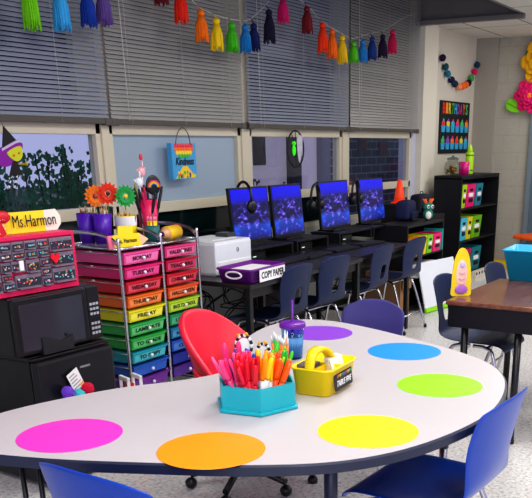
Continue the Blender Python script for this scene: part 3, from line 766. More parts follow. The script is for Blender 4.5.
for col, (xa, xb, cols, names) in enumerate(((x0+.014, xm-.012, colsL, namL), (xm+.014, x1-.012, colsR, namR))):
    for i in range(10):
        zt = .968-i*.0765; zb = zt-.066; c = cols[i]
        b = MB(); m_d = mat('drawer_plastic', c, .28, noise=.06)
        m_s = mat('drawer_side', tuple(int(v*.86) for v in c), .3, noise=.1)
        xc0, xc1 = xa+.004, xb-.022
        # tapered front with lip
        v = [b.bm.verts.new(p) for p in ((xc0+.008, yf-.004, zb), (xc1-.008, yf-.004, zb), (xc1, yf-.012, zt-.008), (xc0, yf-.012, zt-.008), (xc0+.008, yb-.01, zb), (xc1-.008, yb-.01, zb), (xc1, yb-.01, zt-.008), (xc0, yb-.01, zt-.008))]
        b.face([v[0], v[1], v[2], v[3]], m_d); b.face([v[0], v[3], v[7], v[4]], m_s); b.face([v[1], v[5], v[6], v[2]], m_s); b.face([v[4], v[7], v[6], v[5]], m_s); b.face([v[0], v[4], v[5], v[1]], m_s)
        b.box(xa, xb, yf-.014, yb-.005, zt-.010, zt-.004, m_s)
        b.box(xc0-.004, xc1+.004, yf-.018, yf-.006, zt-.013, zt-.006, m_d)
        dr = b.build('drawer', None, t)
        b = MB(); b.ball(((xc0+xc1)/2+.005, yf-.02, zt-.040), .0095, None, 10, 8); b.build('knob', M_white, dr)
        b = MB(); b.ball((xa-.0, 0.02, zt-.006), .005, None, 8, 6, sc=(1, 2.5, .8)); b.build('side_clip', M_white, dr)
        if names[i]:
            b = MB(); b.quad([(xc0+.014, yf-.0085, zb+.008), (xc1-.014, yf-.0085, zb+.008), (xc1-.010, yf-.0135, zt-.018), (xc0+.010, yf-.0135, zt-.018)]); b.build('label_strip', mat('label_tint', tuple(int(v+(255-v)*.22) for v in c), .4), dr)
            text('lettering', names[i], .030, mat('label_ink', tuple(int(v*.34) for v in c), .5), dr, ((xc0+xc1)/2, yf-.0135, (zb+zt)/2-.005), (1, 0, 0), (0, -.10, 1), bold=.0006, width=min(.20, .025*len(names[i])))
        b = MB(); b.tube([(xa-.004, yf, zt-.012), (xa-.004, yb, zt-.012)], .003, seg=6); b.build('runner', M_chrome, t)
        b = MB(); b.tube([(xb+.002, yf, zt-.012), (xb+.002, yb, zt-.012)], .003, seg=6); b.build('runner', M_chrome, t)

ZC = .9845
def sticks(cx, cy, z, n, rad, cols, label, group, L=(.12, .16), r=.0035, kind='pencil'):
    for i in range(n):
        a = random.uniform(0, 2*PI); d = random.uniform(0, rad)
        c = mk(cols[i % len(cols)])
        marker(cx+d*math.cos(a), cy+d*math.sin(a), z, random.uniform(.02, .3), random.uniform(0, 2*PI), random.uniform(*L), r, c, mk((225, 190, 140)) if kind == 'pencil' else c, label, group, kind)
def cup(name, label, cat, x, y, r0, r1, h, m, z=ZC, group=None, band=None):
    t = thing(name, label, cat, (x, y, z), group=group)
    b = MB(); b.lathe([(r0, .001), (r1, h), (r1-.003, h), (r0-.003, .005)], None, 24); b.build('cup_body', m, t)
    if band:
        b = MB(); b.lathe([(r0+(r1-r0)*.62+.001, h*.62), (r1+.001, h*.97)], None, 24, cap=False); b.build('band', band, t)
    else:
        b = MB(); b.lathe([(r1-.001, h-.003), (r1+.002, h), (r1-.001, h+.003)], None, 24, cap=False); b.build('rim', m, t)
    return t
m_pc = mat('violet_plastic', (92, 34, 186), .35)
GP = 'purple cups on the drawer cart'
cup('pencil_cup', 'purple cup of pencils nearest the window on the cart', 'cup', 3.47, 3.545, .040, .048, .155, m_pc, group=GP)
cup('pencil_cup', 'purple cup full of mixed pens beside the yellow tub', 'cup', 3.50, 3.45, .044, .052, .155, m_pc, group=GP)
sticks(3.47, 3.545, ZC+.01, 11, .024, [(220, 150, 60), (150, 60, 40), (240, 180, 40), (60, 120, 60), (120, 40, 40)], 'coloured pencil in the purple cup nearest the window', 'pencils in the purple cups', (.17, .205))
sticks(3.50, 3.45, ZC+.01, 16, .028, [(230, 60, 60), (60, 100, 220), (250, 140, 30), (235, 235, 240), (60, 160, 80), (200, 60, 150)], 'mixed coloured pencil in the purple cup beside the yellow tub', 'pencils in the purple cups', (.165, .205))
cup('craft_tub', 'yellow and white tub holding craft sticks', 'tub', 3.60, 3.37, .054, .060, .145, M_yellow, band=M_paper)
sticks(3.60, 3.37, ZC+.01, 16, .036, [(210, 150, 90), (160, 50, 40), (235, 190, 120), (150, 90, 60)], 'wooden craft stick in the yellow and white tub', 'craft sticks in the yellow tub', (.145, .17), .004)
# gerbera pens
def gerbera(x, y, z, c, cc, label, r=.064):
    t = thing('flower_pen', label, 'flower', (x, y, ZC), R(-28), 'fabric daisies on the drawer cart')
    b = MB(); b.tube([(0, .012, .012), (0, .008, z-ZC)], .003, seg=6); b.build('stem', mk((30, 120, 50)), t)
    b = MB()
    for ring, (rr, n_, dy) in enumerate(((r, 15, 0), (r*.72, 13, -.006))):
        for k in range(n_):
            a = 2*PI*(k+ring*.5)/n_; da = 1.05*PI/n_; zc = z-ZC
            p = [(.3*rr, a-da*.6), (.75*rr, a-da), (rr, a), (.75*rr, a+da), (.3*rr, a+da*.6)]
            b.face([b.bm.verts.new((q*math.cos(w), dy-(.006 if 1 <= i_ <= 3 else 0), zc+q*math.sin(w))) for i_, (q, w) in enumerate(p)])
    b.build('petals', mat('daisy_fabric', c, .7, noise=.25, scale=40), t)
    b = MB(); b.ball((0, -.010, z-ZC), .012, None, 12, 8, sc=(1, .6, 1)); b.build('flower_centre', mk(cc), t)
gerbera(3.475, 3.46, 1.235, (246, 122, 22), (180, 60, 20), 'orange fabric daisy half hidden behind the red daisy')
gerbera(3.53, 3.42, 1.247, (226, 52, 24), (70, 20, 20), 'red fabric daisy between the orange and green ones')
gerbera(3.59, 3.35, 1.232, (30, 158, 70), (226, 206, 40), 'green fabric daisy with a yellow centre', .064)
t = thing('dark_plant_pot', 'black pot behind the yellow tub holding the daisies', 'pot', (3.58, 3.50, ZC))
b = MB(); b.lathe([(.035, .001), (.045, .18), (.041, .18), (.03, .006)], None, 18); b.build('pot_body', M_black, t)
b = MB(); b.lathe([(.044, .176), (.048, .18), (.044, .186)], None, 18, cap=False); b.build('rim', M_black, t)

t = cup('tool_cup', 'tall hot pink cup crammed with pointers and markers', 'cup', 3.82, 3.40, .050, .058, .215, M_pink)
cx, cy, cz = 3.82, 3.40, ZC+.01
sticks(cx, cy, cz, 13, .034, [(30, 30, 34), (40, 40, 46), (24, 24, 30), (22, 22, 26), (190, 30, 90), (30, 30, 34), (200, 200, 60)], 'dark marker standing in the tall hot pink cup', 'markers in the hot pink cup', (.25, .30), .0085, 'marker')
def hand_pointer(x, y, ztop, c, label):
    t = thing('hand_pointer', label, 'pointer', (x, y, cz), R(-20), 'hand pointers in the hot pink cup')
    zt = ztop-cz
    b = MB(); b.tube([(0, 0, 0), (0, 0, zt-.09)], .004, seg=8); b.build('rod', M_paper, t)
    b = MB(); m_ = mk(c)
    b.ball((0, 0, zt-.065), .022, m_, 12, 8, sc=(1, .5, 1.15))
    b.tube([(.004, 0, zt-.05), (.004, 0, zt-.004)], .006, m_, 8)
    for k, (dx, l_) in enumerate(((-.010, .016), (-.018, .010), (.015, .014))): b.tube([(dx, 0, zt-.055), (dx*1.1, -.004, zt-.055+l_)], .0058, m_, 8)
    b.tube([(-.018, 0, zt-.068), (-.034, 0, zt-.048)], .006, m_, 8)
    b.build('hand', None, t)
hand_pointer(3.77, 3.40, 1.36, (228, 228, 236), 'white pointing hand rising from the hot pink cup')
hand_pointer(3.82, 3.42, 1.415, (236, 176, 186), 'pale pink pointing hand rising highest from the hot pink cup')
t = thing('eraser_topper', 'red oval topper at the tip of the pink pointing hand', 'topper', (3.82, 3.42, 1.417)); b = MB(); b.ball((0, 0, .014), .014, mk((220, 50, 70)), 12, 8, sc=(.9, .6, 1.3)); b.build('topper_head', None, t)
t = thing('rainbow_pointer', 'black rainbow-topped pointer in the hot pink cup', 'pointer', (3.85, 3.37, cz), R(-25))
b = MB(); b.tube([(0, 0, 0), (0, 0, .26)], .004, seg=8); b.build('rod', M_black, t)
b = MB(); b.ball((0, 0, .285), .046, M_black, 16, 10, sc=(1, .18, 1.2)); b.build('backing', None, t)
b = MB()
for k, c in enumerate(((230, 60, 130), (250, 150, 30), (240, 220, 60), (70, 140, 220))):
    rr = .038-k*.0062; b.tube([(rr*math.cos(a), -.011, .272+rr*math.sin(a)) for a in [PI*i/12 for i in range(13)]], .0028, mk(c), 6)
b.build('rainbow', None, t)
t = thing('scissors', 'pair of lime handled scissors in the hot pink cup', 'scissors', (3.90, 3.42, cz), R(-30))
b = MB(); b.box(-.008, .008, -.002, .002, 0, .26, M_chrome); b.build('blades', None, t)
b = MB()
for s in (-1, 1): b.tube([(s*.014+.011*math.cos(a), 0, .285+.02*math.sin(a)) for a in [2*PI*i/12 for i in range(12)]], .004, closed=True, seg=6)
b.build('handle', mk((210, 220, 30)), t)

t = cup('patterned_tin', 'teal and yellow patterned tin with pink topped erasers', 'tin', 3.70, 3.27, .040, .042, .085, mat('teal_tin', (44, 110, 112), .5, noise=.7, scale=40))
for k in range(7):
    a = 2*PI*k/7; x = 3.70+.022*math.cos(a); y = 3.27+.022*math.sin(a)
    t = thing('pencil', 'yellow pencil with a pink eraser end in the patterned tin', 'pencil', (x, y, ZC+.008), 0, 'yellow pencils in the patterned tin')
    b = MB(); b.lathe([(.007, 0), (.007, .105)], None, 8); b.build('body', mk((246, 206, 20)), t)
    b = MB(); b.lathe([(.0075, .105), (.0075, .122), (.004, .127)], None, 8); b.build('eraser_end', mk((240, 130, 170)), t)
t = thing('name_card', 'yellow pencil-shaped name card on the front of the cart top', 'sign', (3.395, 3.175, ZC+.001), R(-6)); t.scale = (1.3, 1.3, 1.25)
b = MB(); Mx = Matrix.Rotation(R(80), 4, 'X')
b.prism([(-.075, 0), (.065, 0), (.065, .055), (-.075, .055)], -.004, .004, M_yellow, Mx); b.prism([(.065, 0), (.112, .026), (.065, .055)], -.004, .004, mat('pencil_wood', (230, 190, 150), .6), Mx)
b.prism([(-.10, 0), (-.075, 0), (-.075, .055), (-.10, .055)], -.004, .004, mk((238, 120, 150)), Mx)
b.prism([(-.045, .055), (.035, .055), (.04, .085), (-.035, .09)], -.0035, .0035, M_yellow, Mx); b.build('card', None, t)
text('lettering', 'Ms. Harmon', .026, M_ink, t, (-.005, -.0012, .028), (1, 0, 0), (0, .176, 1), width=.10)
t = thing('pencil_roll', 'fat golden pencil-shaped case lying on the cart top', 'case', (3.80, 3.22, ZC+.041), R(12)); t.scale = (1.15, 1.15, 1.15)
Mx = Matrix.Rotation(R(90), 4, 'Y')
b = MB(); b.lathe([(.033, -.055), (.034, -.05), (.034, .06)], None, 20, M=Mx); b.build('body', mat('golden_yellow', (246, 200, 10), .3), t)
b = MB(); b.lathe([(.034, .06), (.030, .068), (.026, .072), (0, .073)], None, 20, M=Mx); b.build('eraser_end', mk((190, 60, 40)), t)
b = MB(); b.lathe([(.033, -.055), (.012, -.088)], None, 20, M=Mx); b.build('tip', mk((220, 170, 120)), t)
b = MB(); b.lathe([(.012, -.088), (.0, -.106)], None, 20, M=Mx); b.build('lead', mk((70, 30, 120)), t)

# folder rack between fridge and cart
t = thing('folder_rack', 'white wire rack standing between the fridge and the cart', 'rack', (3.03, 2.90, 0), R(-20)); t.scale = (.62, .45, 1)
for s in (-.055, .055):
    b = MB(); b.box(s-.014, s+.014, -.10, -.085, 0, .40, bev=.004); b.box(s-.014, s+.014, .085, .1, 0, .40, bev=.004); b.box(s-.014, s+.014, -.1, .1, .385, .405, bev=.004); b.build('side_frame', M_white, t)
b = MB(); b.box(-.03, .03, -.1, .1, .05, .06); b.build('shelf', M_white, t)
b = MB(); b.box(-.020, .0, -.034, .034, 0, .31); tag(b.build('folder', mk((200, 28, 36)), None, (3.03, 2.90, .061), rot=(0, 0, R(-20))), 'red folder standing in the white wire rack', 'folder')
b = MB(); b.box(.002, .020, -.036, .034, 0, .25); tag(b.build('folder', mk((246, 180, 20)), None, (3.03, 2.90, .061), rot=(0, 0, R(-20))), 'yellow folder standing in the white wire rack', 'folder')

# ------------------------------------------------------------------ computer tables
def comp_table(x0, x1, y0, y1, label):
    t = thing('computer_table', label, 'table', ((x0+x1)/2, (y0+y1)/2, 0), group='black computer tables along the window')
    w, d = (x1-x0)/2, (y1-y0)/2
    b = MB(); b.box(-w, w, -d, d, .69, .72, bev=.006); b.build('tabletop', mat('dark_table_laminate', (36, 34, 42), .3), t)
    for sy in (-1, 1):
        b = MB(); b.box(-w+.04, w-.04, sy*(d-.04)-.01, sy*(d-.04)+.01, .63, .69); b.build('apron', M_black, t)
    for sx in (-1, 1):
        for sy in (-1, 1):
            b = MB(); b.box(sx*(w-.035)-.018, sx*(w-.035)+.018, sy*(d-.035)-.018, sy*(d-.035)+.018, 0, .69, bev=.004); b.build('leg', M_black, t)
    b = MB()
    for sx in (-1, 1): b.box(sx*(w-.035)-.01, sx*(w-.035)+.01, -d+.05, d-.05, .10, .13)
    b.box(-w+.05, w-.05, -.02, .02, .28, .31)
    b.build('brace', M_black, t)
comp_table(4.05, 5.50, 2.86, 3.86, 'black computer table carrying the printer and basket')
comp_table(5.52, 6.52, 2.92, 3.86, 'black computer table under the third screen')
# cables under the table
for i in range(22):
    x = 4.15+random.random()*1.2 if i < 15 else 5.5+random.random()*1.4; y = 3.72+random.random()*.12; b = MB()
    P = [(x, y, .70)]
    for k in range(4): P.append((x+random.uniform(-.22, .22)*(k+1)*.5, y+random.uniform(-.12, .1)-.03*k, .55-.12*k+random.uniform(-.06, .06)))
    P.append((x+random.uniform(-.3, .3), y-.1, .01))
    b.tube(smooth_open(P, 5), .005, seg=6)
    tag(b.build('power_cable', M_black), 'black cable dangling behind the computer tables', 'cable', 'tangled black cables under the tables')

# printer
t = thing('printer', 'white desktop printer at the end of the computer table', 'printer', (4.40, 3.39, .721))
b = MB(); b.box(-.19, .20, -.165, .165, .006, .20, bev=.012); b.box(-.18, .19, -.15, .16, 0, .008); b.build('housing', mat('printer_white', (226, 230, 238), .4, noise=.03), t)
b = MB(); b.box(-.185, .195, -.16, .16, .198, .207, bev=.004); b.box(-.10, .15, -.08, .12, .204, .210, mat('printer_grey', (70, 72, 78), .4)); b.mats.insert(0, M_white) if M_white not in b.mats else None
b.build('top_cover', None, t)
b = MB(); b.box(-.17, .18, -.171, -.163, .02, .085, bev=.003); b.build('paper_drawer', M_white, t)
b = MB(); b.tube([(.045+.009*math.cos(a), -.1665, .145+.012*math.sin(a)) for a in [2*PI*i/14 for i in range(14)]], .002, closed=True, seg=6); b.build('emblem', M_ink, t)
b = MB(); b.box(.10, .19, -.05, .05, .205, .235, bev=.004); b.build('panel', mat('printer_panel', (60, 62, 70), .3), t)
# copy paper basket
t = thing('paper_basket', 'purple basket labelled COPY PAPER in front of the printer', 'basket', (4.255, 2.985, .7215), R(3))
m_pb = mat('purple_basket', (112, 28, 140), .4)
bw, bd, bh = .205, .125, .085
b = MB()
loft(b, [(rrect(bw-.02, bd-.015, .02), .001), (rrect(bw-.002, bd-.002, .025), bh-.012), (rrect(bw+.006, bd+.006, .028), bh-.010), (rrect(bw+.006, bd+.006, .028), bh), (rrect(bw-.006, bd-.006, .022), bh), (rrect(bw-.024, bd-.019, .018), .006)], None, True, True)
b.build('tray', m_pb, t)
m_hole = mat('basket_hole', (58, 14, 82), .6)
for side, span in (('f', bw), ('l', bd)):
    b = MB(); nn = int((span*2-.06)/.014)
    for k in range(nn):
        for j in range(4):
            q = -span+.035+k*.014; zz = .018+j*.0135; o = (zz/bh)*.016
            if side == 'f': b.box(q, q+.007, -bd+.011-o, -bd+.0135-o, zz, zz+.008)
            else: b.box(-bw+.0155-o, -bw+.018-o, q, q+.007, zz, zz+.008)
    b.build('lattice_panel', m_hole, t)
b = MB(); b.box(-.13, .17, -bd-.012, -bd-.007, .004, .074); lc = b.build('label_card', M_paper, t)
text('lettering', 'COPY PAPER', .056, M_ink, lc, (.02, -bd-.0130, .039), bold=.0012, width=.27)
b = MB(); b.tube([(-bw-.004, .055*math.cos(a)*1.0, .048+.02*math.sin(a)) for a in [2*PI*i/16 for i in range(16)]], .006, closed=True, seg=6); b.build('handle_ring', M_white, t)
for k in range(5):
    b = MB(); b.box(-.15, .15, -.105, .09, 0, .0012); o = b.build('paper_sheet', M_paper, None, (4.26+random.uniform(-.006, .006), 2.99+random.uniform(-.004, .004), .777+k*.0025), rot=(0, 0, R(random.uniform(-2, 5))))
    tag(o, 'white sheet lying in the purple copy paper basket', 'paper', 'copy paper sheets in the purple basket')

# riser shelves, monitors, keyboards
def riser(x0, x1, label):
    t = thing('monitor_riser', label, 'shelf', ((x0+x1)/2, 3.58, .721), group='black risers under the screens')
    w = (x1-x0)/2
    b = MB(); b.box(-w, w, -.13, .15, .068, .084, bev=.003); b.build('shelf_board', M_blackmatte, t)
    for s in (-1, 1):
        b = MB(); b.box(s*(w-.012)-.011, s*(w-.012)+.011, -.13, .14, 0, .068); b.build('side_panel', M_blackmatte, t)
riser(4.90, 5.48, 'low black riser beneath the screen nearest the printer')
riser(5.53, 6.02, 'low black riser beneath the second screen')
riser(6.20, 6.80, 'low black riser beneath the third screen')
m_scr = screen_mat()
def monitor(x0, x1, yy, label, z=.8055, rz=0, h=.385):
    t = thing('monitor', label, 'monitor', ((x0+x1)/2, yy, z), rz, 'blue screened monitors on the computer tables')
    w = (x1-x0)/2; tl = R(6)
    M = Matrix.Translation((0, -.035, .022)) @ Matrix.Rotation(-tl, 4, 'X')
    b = MB(); b.box(-w, w, -.012, .012, 0, h, M=M, bev=.004); b.box(-w*.6, w*.6, .01, .035, .06, h-.08, M=M, bev=.01); b.build('bezel', M_black, t)
    b = MB(); b.box(-w+.014, w-.014, -.0145, -.0115, .018, h-.014, M=M); b.build('screen', m_scr, t)
    b = MB(); b.box(-.025, .025, .008, .03, .0, .16, M=M); b.build('stand_neck', M_black, t)
    b = MB(); b.box(-.11, .11, -.08, .08, 0, .012, bev=.005); b.build('stand_base', M_black, t)
    return t
monitor(4.905, 5.39, 3.625, 'blue-screened monitor nearest the printer, with a headset across it')
monitor(5.43, 5.865, 3.625, 'blue-screened monitor second from the printer')
monitor(6.135, 6.64, 3.625, 'blue-screened monitor third from the printer, headset at its edge')
monitor(6.83, 7.33, 3.625, 'blue-screened monitor furthest from the printer', z=.8055)
riser(6.83, 7.12, 'low black riser beneath the furthest screen')
def headset(x, y, z, rz, label, tilt=0):
    t = thing('headset', label, 'headset', (x, y, z), rz, 'black headsets hung on the monitors'); t.scale = (1.25, 1.25, 1.25)
    b = MB(); b.tube([(.075*math.cos(a), 0, .085*math.sin(a)) for a in [R(-10+200*i/14) for i in range(15)]], .008, seg=8); b.build('headband', M_black, t)
    for s in (-1, 1):
        b = MB(); b.ball((s*.074, 0, -.045), .038, None, 14, 10, sc=(.5, .85, 1)); b.build('ear_cup', M_black, t)
headset(5.02, 3.568, 1.145, R(70), 'black headset draped over the screen nearest the printer')
headset(6.07, 3.60, 1.09, R(8), 'black headset hanging on the edge of the third screen')
headset(6.77, 3.60, 1.10, R(8), 'black headset hanging on the edge of the furthest screen')
for x, lab in ((4.98, 'nearest the printer'), (5.72, 'below the second screen'), (6.16, 'below the third screen'), (5.30, 'between the first and second screens')):
    t = thing('keyboard', 'black keyboard on the table '+lab, 'keyboard', (x+.1, 3.22, .7215), R(random.uniform(-4, 4)), 'black keyboards')
    b = MB(); b.box(-.19, .19, -.065, .065, 0, .014, bev=.004); b.build('case', M_black, t)
    b = MB()
    for r_ in range(4):
        for c_ in range(13): b.box(-.18+c_*.027, -.158+c_*.027, -.055+r_*.028, -.032+r_*.028, .014, .019)
    b.build('keycaps', mat('dark_keys', (42, 42, 48), .5), t)
for x, y, lab in ((4.93, 3.58, 'nearest the printer'), (5.60, 3.58, 'below the second screen'), (6.27, 3.58, 'below the third screen')):
    t = thing('mini_computer', 'small black computer box inside the riser '+lab, 'computer', (x+.12, y, .7215), group='small black computer boxes')
    b = MB(); b.box(-.09, .09, -.10, .1, 0, .055, bev=.004); b.build('case', M_black, t)
    b = MB(); b.box(-.07, -.03, -.102, -.1, .018, .024, mat('status_light', (190, 220, 200), .4, emit=.8)); b.build('indicator', None, t)
t = thing('water_bottle', 'cyan bottle between the third and fourth screens', 'bottle', (6.66, 3.76, .7215))
b = MB(); b.lathe([(.032, 0), (.035, .01), (.035, .30), (.02, .33)], None, 18); b.build('bottle_body', mk((30, 160, 186)), t)
b = MB(); b.lathe([(.021, .33), (.021, .355), (0, .357)], None, 14); b.build('cap', mk((20, 110, 130)), t)
b = MB(); b.box(-.07, .07, -.05, .05, 0, .16, bev=.01); tag(b.build('red_box', mk((206, 24, 40)), None, (5.72, 3.74, .42)), 'red box on the ledge under the second computer table', 'box')
t = thing('floor_bin', 'grey shelf box under the second computer table', 'box', (5.72, 3.72, 0)); b = MB(); b.box(-.12, .12, -.09, .09, 0, .40, bev=.01); b.build('bin_body', mat('grey_carton', (120, 118, 118), .8), t)
b = MB(); b.box(-.123, .123, -.093, .093, .40, .418, bev=.004); b.build('lid', mat('grey_carton', (120, 118, 118), .8), t)

# ------------------------------------------------------------------ low shelf unit and things on it
t = thing('low_bookcase', 'low black shelf unit between the tables and the tall bookcase', 'bookcase', (7.47, 3.38, 0))
w = .43
b = MB(); b.box(-w, w, -.17, .17, .785, .805, bev=.003); b.build('top', M_blackmatte, t)
for s in (-1, 1):
    b = MB(); b.box(s*(w-.01)-.01, s*(w-.01)+.01, -.17, .17, 0, .785); b.build('side_panel', M_blackmatte, t)
b = MB(); b.box(-w+.02, w-.02, .155, .17, .0, .785); b.build('back_panel', M_blackmatte, t)
for z in (.50, .30, .04):
    b = MB(); b.box(-w+.02, w-.02, -.165, .155, z, z+.018); b.build('shelf', M_blackmatte, t)
def bin_thing(name, label, group, x, y, z, w, h, d, c, card=True, lean=0.0):
    t = thing(name, label, 'bin', (x, y, z), 0, group)
    m = mk(c); b = MB(); k = .012
    V0 = [(-w/2+k, -d/2+.01), (w/2-k, -d/2+.01), (w/2-k, d/2), (-w/2+k, d/2)]; V1 = [(-w/2, -d/2), (w/2, -d/2), (w/2, d/2), (-w/2, d/2)]
    A = [b.bm.verts.new((p[0], p[1], .001)) for p in V0]; B = [b.bm.verts.new((p[0]+lean, p[1], h if i < 2 else h)) for i, p in enumerate(V1)]
    for i in range(4): b.face([A[i], A[(i+1) % 4], B[(i+1) % 4], B[i]])
    b.face(A[::-1]); b.build('bin_body', m, t, solid=.003)
    if card:
        b = MB(); b.box(-w*.24+lean*.5, w*.24+lean*.5, -d/2-.004, -d/2+.006, h*.45, h*.62, M_paper); b.box(-w*.18+lean*.5, w*.22+lean*.5, -d/2-.004, -d/2+.006, h*.22, h*.38, M_ink); b.box(-w*.15+lean*.6, w*.2+lean*.6, -d/2-.0045, -d/2+.006, h*.7, h*.8, M_ink)
        b.build('label_card', None, t)
    return t
GL = 'bins on the low shelf unit'
for k, (x, c, wd, lab) in enumerate(((7.27, (246, 160, 16), .13, 'orange bin on the low shelf unit'), (7.41, (240, 206, 20), .12, 'yellow bin on the low shelf unit'), (7.55, (130, 206, 30), .13, 'lime bin on the low shelf unit beside the pink one'), (7.73, (236, 20, 120), .20, 'hot pink bin on the low shelf unit'))):
    bin_thing('book_bin', lab, GL, x, 3.30, .519, wd, .17, .2, c, card=(k >= 2))
b = MB(); b.box(-.012, .012, -.1, .1, 0, .2); tag(b.build('book', mk((30, 170, 160)), None, (7.858, 3.30, .519)), 'teal book standing at the end of the low shelf unit', 'book')
for k, (x, c, lab) in enumerate(((7.32, (232, 232, 236), 'white paper stack on the second shelf of the low unit'), (7.48, (220, 200, 180), 'tan paper stack on the second shelf of the low unit'), (7.68, (40, 140, 190), 'blue folder stack on the second shelf of the low unit'))):
    t = thing('paper_stack', lab, 'papers', (x, 3.30, .319), R(random.uniform(-5, 5)), 'paper stacks on the low shelf unit')
    for j in range(5):
        b = MB(); b.box(-.09, .09, -.12, .11, j*.022, j*.022+.019, mat('stack_sheet', c if j % 2 else (225, 226, 230), .8), Matrix.Rotation(R(random.uniform(-5, 5)), 4, 'Z')); b.build('sheet_bundle', None, t)
t = thing('side_cupboard', 'dark cupboard between the low shelf unit and the tall bookcase', 'cupboard', (8.38, 3.66, 0)); b = MB(); b.box(-.24, .24, -.16, .16, 0, .785); b.build('cupboard_body', M_blackmatte, t); b = MB(); b.box(-.245, .245, -.165, .165, .785, .805, bev=.003); b.build('top', M_blackmatte, t)
# backpacks on the low unit
def pack(x, y, z, w, h, c, label, rz=0):
    t = thing('backpack', label, 'backpack', (x, y, z), rz, 'dark backpacks near the tall bookcase')
    b = MB(); b.box(-w, w, -.08, .08, 0, h, bev=.05); b.build('bag_body', mat('dark_fabric', c, .8, bump=.2, scale=60), t, subsurf=1)
    b = MB(); b.box(-w*.7, w*.7, -.105, -.075, .02, h*.45, bev=.02); b.build('front_pocket', mat('dark_fabric', c, .8, bump=.2, scale=60), t)
    b = MB(); b.tube([(-.03, 0, h-.01), (-.02, 0, h+.02), (.02, 0, h+.02), (.03, 0, h-.01)], .005, seg=6); b.build('handle', M_black, t)
pack(7.62, 3.50, .806, .15, .19, (26, 34, 76), 'navy backpack on the low unit below the orange cone', R(10))
pack(8.35, 3.66, .806, .13, .21, (26, 32, 44), 'charcoal backpack beside the tall bookcase', R(-10))
t = thing('plush_toy', 'teal and white plush with orange tuft on the low unit', 'toy', (7.70, 3.30, .806), R(-30))
b = MB(); m_t = mat('teal_plush', (40, 130, 110), .9); b.ball((0, 0, .055), .055, m_t, 16, 10, sc=(1, .8, 1)); b.ball((0, 0, .125), .048, m_t, 16, 10, sc=(1.15, .8, .85)); b.ball((-.02, -.035, .05), .035, mat('white_plush', (230, 230, 226), .9), 12, 8, sc=(1, .5, 1.1)); b.build('body', None, t)
b = MB()
for s in (-1, 1): b.ball((s*.024, -.036, .13), .018, M_paper, 10, 8, sc=(1, .5, 1)); b.ball((s*.024, -.046, .13), .009, M_ink, 8, 6, sc=(1, .5, 1))
b.build('eyes', None, t)
b = MB()
for k in range(9): a = random.uniform(-.7, .7); b.tube([(0.04*a, 0, .15), (.09*a, random.uniform(-.02, .02), .20)], .008, seg=6)
b.build('tuft', mk((246, 110, 40)), t)
t = thing('traffic_cone', 'small bright orange-red cone standing before the window', 'cone', (8.02, 3.76, .806))
b = MB(); b.lathe([(.055, .14), (.05, .20), (.022, .35), (.014, .356), (0, .357)], None, 20); b.build('cone_body', mat('fluorescent_orange', (255, 74, 26), .5, emit=.2), t)
b = MB(); b.box(-.065, .065, -.065, .065, .128, .142, bev=.004); b.build('cone_base', mat('fluorescent_orange', (255, 74, 26), .5, emit=.2), t)
t = thing('storage_cube', 'dark box under the orange cone', 'box', (7.98, 3.76, 0)); b = MB(); b.box(-.14, .14, -.12, .12, 0, .90, bev=.006); b.build('box_body', M_blackmatte, t); b = MB(); b.box(-.143, .143, -.123, .123, .90, .933, bev=.004); b.build('lid', M_blackmatte, t)

# whiteboard easel leaning, cardboard
t = thing('whiteboard', 'white dry-erase board with a lime bottom edge leaning on the low unit', 'board', (7.53, 3.025, .0), R(0), rot=(R(-14), 0, R(-8)))
b = MB(); b.box(-.33, .33, -.008, .008, .045, .47, bev=.004); b.build('board', mat('dry_erase_white', (234, 238, 246), .25, noise=.01), t)
b = MB(); b.box(-.33, .33, -.014, .012, 0.004, .045, bev=.006); b.build('lime_trim', mk((150, 220, 20)), t)
t = thing('cardboard_box', 'open brown cardboard box on the floor behind the navy chairs', 'box', (6.95, 3.40, 0), R(-6))
m_cb = mat('cardboard', (150, 112, 78), .85, noise=.15, scale=8)
b = MB(); b.box(-.06, .10, -.22, -.21, 0, .40); b.box(-.06, .10, .15, .16, 0, .40); b.box(-.06, -.05, -.21, .15, 0, .40); b.box(.09, .10, -.21, .15, 0, .40); b.box(-.06, .10, -.21, .15, 0, .01); b.build('box_body', m_cb, t)
b = MB(); b.box(-.055, .095, -.225, -.215, .28, .44, M=Matrix.Rotation(R(4), 4, 'X')); b.build('flap', m_cb, t)

